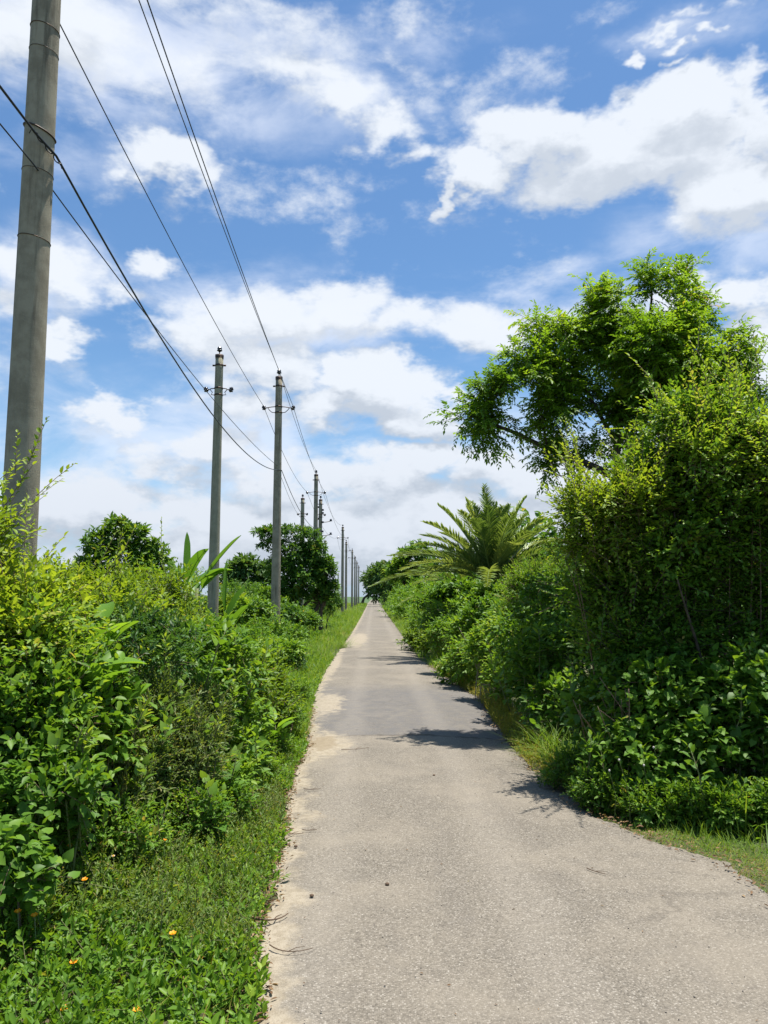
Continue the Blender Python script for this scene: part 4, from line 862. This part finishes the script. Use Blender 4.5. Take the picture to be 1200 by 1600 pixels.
def grass(name, label, n, y0, y1, side, w0, w1, h0, h1, seed, matk='grass', wd=.006, bias=1.6, power=1., lod=True, lean=.35, seg=4, droop=.35, cat='grass', xs=None, ysv=None):
    rng = np.random.default_rng(seed)
    if xs is None: x, y, d = scatter(n, y0, y1, side, w0, w1, rng, power, bias)
    else: x, y = xs, ysv; n = len(x); d = np.ones(n)
    k = np.maximum(1, y/11) if lod else np.ones(n)
    D = np.stack([rng.normal(0, lean, n), rng.normal(0, lean, n), np.ones(n)], -1); L = rng.uniform(h0, h1, n)*np.clip(.45+d*1.6, .45, 1)
    mb = MB(); tone = np.clip(.5+.2*lump(np.stack([x, y, 0*x], -1), 1.2, seed)+rng.normal(0, .18, n), 0, 1)
    ribbons(mb, np.stack([x, y, np.zeros(n)-.005], -1), D, L, wd*k, droop*rng.uniform(.3, 1.4, n), rng, seg, tone, .3, GP)
    return tag(mb.build(name, LM[matk]), label, cat, kind='stuff')
grass('verge_grass', 'long pale grass bank on the left verge running to the end of the road', 15000, 9, 70, -1, .0, 1.7, .30, .62, 71, bias=2.2)
grass('verge_grass', 'grass bank on the left verge in the far distance', 5000, 45, 160, -1, 0, 5, .4, .7, 72, bias=1.2)
grass('field_grass', 'rough tall grass under the poles behind the left thicket', 9000, 9, 60, -1, 1.6, 9, .6, 1.05, 73, bias=1.6, wd=.008)
grass('verge_grass', 'long grass at the foot of the far right hedge', 6500, 15, 110, 1, .02, 1.1, .25, .55, 74, bias=1.8)
grass('mown_grass', 'short bright turf strip at the right road edge in front of the huge bush', 9000, 3.4, 6.3, 1, -.03, .60, .035, .09, 75, bias=1., wd=.004, lod=False, seg=2, lean=.7)
grass('verge_grass', 'short grass under the right bushes', 3500, 5.0, 12, 1, .05, 1.0, .06, .2, 76, bias=1.2, wd=.004, lod=False, seg=3)
grass('dead_turf', 'brown withered grass among the turf at the right road edge', 2600, 3.4, 6.3, 1, -.06, .35, .03, .07, 77, matk='dry', bias=1., wd=.004, lod=False, seg=2, lean=.9)
grass('verge_grass', 'fine grass blades among the near left verge weeds', 2600, 2.4, 7, -1, .02, 1.6, .12, .34, 78, bias=1., wd=.0035, lod=False)
grass('dry_stalks', 'pale dry stalks and withered grass among the near left weeds', 900, 2.4, 8, -1, .0, 2.0, .12, .38, 80, matk='dry', bias=1., wd=.004, lod=False, lean=.6)
grass('field_grass', 'rough grass in the field right of the huge bush', 9000, 1.0, 16, 1, .5, 12, .2, .5, 85, bias=1., wd=.010, lod=False, lean=.5)
grass('undergrowth_grass', 'rough green undergrowth filling the floor beneath the left thicket', 6000, 5, 16, -1, 1.2, 6, .3, .7, 79, bias=1.1, wd=.012, lod=False)
def tuft(px, py, Y, n, h, label, seed, cat='grass tuft', matk='grass', lean=.45, wd=.007, droop=.55, group=None):
    rng = np.random.default_rng(seed); c = at(px, py, Y); b = np.array([c[0], c[1], 0.]); mb = MB()
    P = b+np.stack([rng.normal(0, .09, n), rng.normal(0, .09, n), np.zeros(n)-.01], -1); D = np.stack([rng.normal(0, lean, n), rng.normal(0, lean, n), np.ones(n)], -1)
    ribbons(mb, P, D, rng.uniform(.6, 1, n)*h, wd, droop*rng.uniform(.4, 1.3, n), rng, 8, np.clip(rng.normal(.45, .2, n), 0, 1), .3, GP)
    o = mb.build('grass_tuft', LM[matk], None, b); o.location = tuple(b); tag(o, label, cat, group)
GT = 'arching grass tufts'
tuft(880,1190,7.4,260,.75,'long arching grass tuft spilling towards the road from the right bushes',81,group=GT)
tuft(850,1165,8.0,150,.65,'smaller arching grass tuft just beyond the long one at the right road edge',82,group=GT)
tuft(355,985,12.5,150,1.15,'pale feathery tall grass tuft right of the pale pole foot',83,lean=.22,group=GT)
tuft(372,990,13,120,1.1,'tall straw-tinted grass tuft between the pale pole and second wired pole',84,lean=.25,group=GT)
tuft(535,1000,24,140,.8,'bright grass tuft leaning over the far left road edge',85,group=GT)
# pale dead twigs in the right hedge
def twig_tangle(px, py, Y, label, seed, n=26, s=.4, mt=None):
    rng = np.random.default_rng(seed); c = at(px, py, Y); b = np.array([c[0], c[1], 0.]); root_v = MB()
    for k in range(n):
        p = b+np.array([rng.normal(0, s*.35), rng.normal(0, s*.2), 0]); q = c+np.array([rng.normal(-.1, s*.6), rng.normal(-.1, s*.3), rng.normal(0, s*.3)])
        limb(root_v, [p, (p+q)/2+rng.normal(0, .1, 3), q], .007, .003, rng, 5)
    o = root_v.build('dead_twigs', mt or plain('bleached_twig', (.30, .25, .19), .8), None, b); o.location = tuple(b); tag(o, label, 'dead twigs')
twig_tangle(765, 1000, 12.2, 'pale dead twig tangle sticking out of the bright bush on the right', 91)
twig_tangle(985, 1090, 6.25, 'brown dry brush hanging in the shade of the huge bush', 92, 30, .28, TWIG)

# ------------------------------------------------------------------ flowers
def flower(px, py, Y, label, seed, white=False):
    rng = np.random.default_rng(seed); c = at(px, py, Y); b = np.array([c[0], c[1], 0.])
    g = 'small orange flowers in the left verge' if not white else 'small pale flower heads in the left verge'
    root = empty('flowering_weed', b, label, 'flower', g)
    st = MB(); tube(st, [b, (b+c)/2+[.01, .01, .01], c], .002, 5); st.build('stem', STEM, root, b)
    lf = MB(); z = np.linspace(.3, .85, 5)[:, None]; P = b+(c-b)*z; A = np.stack([np.cos(np.arange(5)*2.4), np.sin(np.arange(5)*2.4), np.full(5, .3)], -1)
    leaves(lf, P, A, np.tile([0, 0, 1.], (5, 1)), .035, .016, 'ovate', .6); lf.build('leaves', LM['fresh'], root, b)
    pt = MB(); k = 8; th = np.arange(k)*2*PI/k; A = np.stack([np.cos(th), np.sin(th)-.5, np.full(k, .45)], -1)
    s = .017 if not white else .010
    leaves(pt, np.tile(c, (k, 1)), A, np.tile([0, -.4, 1.], (k, 1)), s, s*.8, 'mid4', .5); pt.build('petals', PETW if white else PET, root, b)
    ce = MB(); lathe(ce, c, [(.001, -.004), (.006, 0), (.005, .005), (.001, .008)], 8, (0, -.4, 1)); ce.build('flower_center', PETC, root, b)
PET = plain('orange_petals', (.85, .30, .01), .5); PETW = plain('pale_petals', (.62, .55, .50), .6); PETC = plain('yellow_disc', (.75, .42, .02), .6)
FL = [(110,1328,3.9,'orange flower, left of two below the thicket at the left'),(194,1270,4.4,'orange flower nearest the thicket, right one of the upper pair'),(158,1255,4.5,'orange flower highest up, left one of the upper pair'),
      (256,1320,4.3,'orange flower alone in the middle of the olive feathery weeds'),(132,1381,3.7,'orange flower a little below the left one, half hidden'),(28,1431,3.3,'yellow-orange flower at the left edge'),(54,1437,3.3,'small orange flower right beside the yellow-orange one'),
      (270,1465,3.45,'pale orange flower at mid verge among grass'),(214,1585,2.95,'orange flower at the bottom beside yellowing broad leaves'),(100,1583,2.9,'orange flower at the bottom left'),(115,1510,3.15,'tiny reddish orange flower above the bottom left one'),(432,1285,5.6,'tiny yellow flower by the road edge')]
for i, (px, py, Y, lab) in enumerate(FL): flower(px, py-6, Y, lab, 500+i)
flower(229, 1287, 4.5, 'pale round flower head just left of the lone orange flower', 520, True); flower(177, 1338, 4.0, 'pale round flower head among olive weeds, lower left one', 521, True)
# thin seed stalks at the right foot
for i, (px, py, h) in enumerate(((985,1205,.45),(1010,1215,.4),(960,1225,.35),(1045,1200,.5),(1075,1230,.35),(1020,1240,.3))):
    rng = np.random.default_rng(600+i); b = gnd(px, 1290-i*4); m = MB(); q = b+np.array([rng.normal(-.05, .05), -.02, h]); limb(m, [b, (b+q)/2+[.03, 0, 0], q], .0025, .0015, rng, 5)
    root = empty('seed_stalk', b, 'thin weed stalk with a tiny pale seed head under the right bushes', 'weed', 'seed stalks under the right bushes'); m.build('stem', STEM, root, b)
    k = MB(); lathe(k, q, [(.001, -.006), (.008, 0), (.006, .008), (.001, .012)], 8); k.build('seed_head', PETW, root, b)

# ------------------------------------------------------------------ litter on the road
def litter():
    rng = np.random.default_rng(95); mb = MB()
    n = 1500; y = 2.3+rng.random(n)**1.3*9; x = xl(y)+rng.normal(.0, .035, n); P = np.stack([x, y, np.full(n, .036)+.006*rng.random(n)], -1)
    A = rng.normal(0, 1, (n, 3))*[1, 1, .15]; L = rng.uniform(.012, .04, n); leaves(mb, P, A, np.array([0, 0, 1.])+rng.normal(0, .4, (n, 3)), L, L*.35, 'mid4', np.clip(rng.normal(.45, .25, n), 0, 1))
    n = 1500; y = 4+rng.random(n)**1.2*14; x = xr(y)+rng.normal(.0, .07, n); P = np.stack([x, y, np.full(n, .036)+.006*rng.random(n)], -1)
    A = rng.normal(0, 1, (n, 3))*[1, 1, .15]; L = rng.uniform(.012, .04, n); leaves(mb, P, A, np.array([0, 0, 1.])+rng.normal(0, .4, (n, 3)), L, L*.4, 'mid4', np.clip(rng.normal(.4, .25, n), 0, 1))
    n = 260; y = 2.3+rng.random(n)**1.3*14; x = xl(y)+(xr(y)-xl(y))*rng.random(n)**1.5; P = np.stack([x, y, np.full(n, .043)], -1)
    A = rng.normal(0, 1, (n, 3))*[1, 1, .05]; L = rng.uniform(.006, .02, n); leaves(mb, P, A, np.array([0, 0, 1.])+rng.normal(0, .3, (n, 3)), L, L*.4, 'mid4', np.clip(rng.normal(.4, .3, n), 0, 1))
    tag(mb.build('leaf_litter', LM['dead']), 'dry brown leaf bits scattered along both road edges', 'litter', kind='stuff')
    gm = MB(); V = []
    n = 900; y = 2.3+rng.random(n)**1.4*12; x = xl(y)+(xr(y)-xl(y))*rng.random(n); s = rng.uniform(.0015, .005, n)
    o8 = np.array([[1,0,0],[-1,0,0],[0,1,0],[0,-1,0],[0,0,.7],[0,0,-.7]]); f8 = np.array([[0,2,4],[2,1,4],[1,3,4],[3,0,4],[2,0,5],[1,2,5],[3,1,5],[0,3,5]])
    P = np.stack([x, y, np.full(n, .042)], -1); VV = P[:, None]+o8[None]*s[:, None, None]*rng.uniform(.6, 1.3, (n, 6, 1)); gm.add(VV.reshape(-1, 3), (f8[None]+(np.arange(n)*6)[:, None, None]).reshape(-1, 3))
    tag(gm.build('loose_gravel', plain('grit', (.38, .33, .27), .8, noise=(50, (.20, .17, .14)))), 'loose grit lying on the asphalt', 'gravel', kind='stuff')
litter()
DEADT = plain('dead_twig', (.13, .085, .055), .85)
def road_twig(px, py, L, az, label, seed, curl=.3, r=.003):
    rng = np.random.default_rng(seed); p = gnd(px, py, .044); d = np.array([math.cos(R(az)), math.sin(R(az)), 0]); n = np.array([-d[1], d[0], 0]); t = np.linspace(-.5, .5, 9)[:, None]
    m = MB(); P = p+d*L*t+n*curl*L*(t*t*4-1)*.5+np.array([0, 0, .004]); tube(m, P, np.linspace(r, r*.5, 9), 5)
    tube(m, [P[4], P[4]+n*L*.2+d*L*.12, P[4]+n*L*.3+d*L*.3], [r*.7, r*.5, r*.3], 5)
    o = m.build('fallen_twig', DEADT, None, p); o.location = tuple(p); tag(o, label, 'twig', 'fallen twigs on the road')
road_twig(455,1480,.20,-10,'curved thin twig lying in the pale silt near the bottom left road edge',1,.5)
road_twig(488,1233,.14,0,'short dark twig on the road below the brown silt stain',2)
road_twig(455,1303,.16,5,'dark twig poking from the weeds at the left road edge, upper of two',3,.2,.004)
road_twig(484,1297,.10,0,'tiny dark twig on the asphalt beside the poking twig',4)
road_twig(932,1362,.13,-50,'lone slanting twig on the asphalt before the turf strip',5,.15)
road_twig(425,1432,.16,20,'dark curled twig with leaves at the edge of the silt',6,.6,.005)
road_twig(555,1170,.3,20,'thin twig lying beside the crack in the asphalt',7,.2)
for i, (px, py) in enumerate(((487, 1399), (678, 1211), (462, 1322), (605, 1381))):
    p = gnd(px, py, .044); m = MB(); lathe(m, p, [(.001, -.008), (.012, -.004), (.011, .004), (.001, .008)], 7); o = m.build('pebble', DEADT, None, p); o.location = tuple(p)
    tag(o, ('dark pebble on the asphalt near the left silt', 'dark pebble on open asphalt right of the crack', 'dark pebble among twigs at the left edge', 'dark pebble in the middle of the near asphalt')[i], 'pebble', 'dark pebbles on the road')
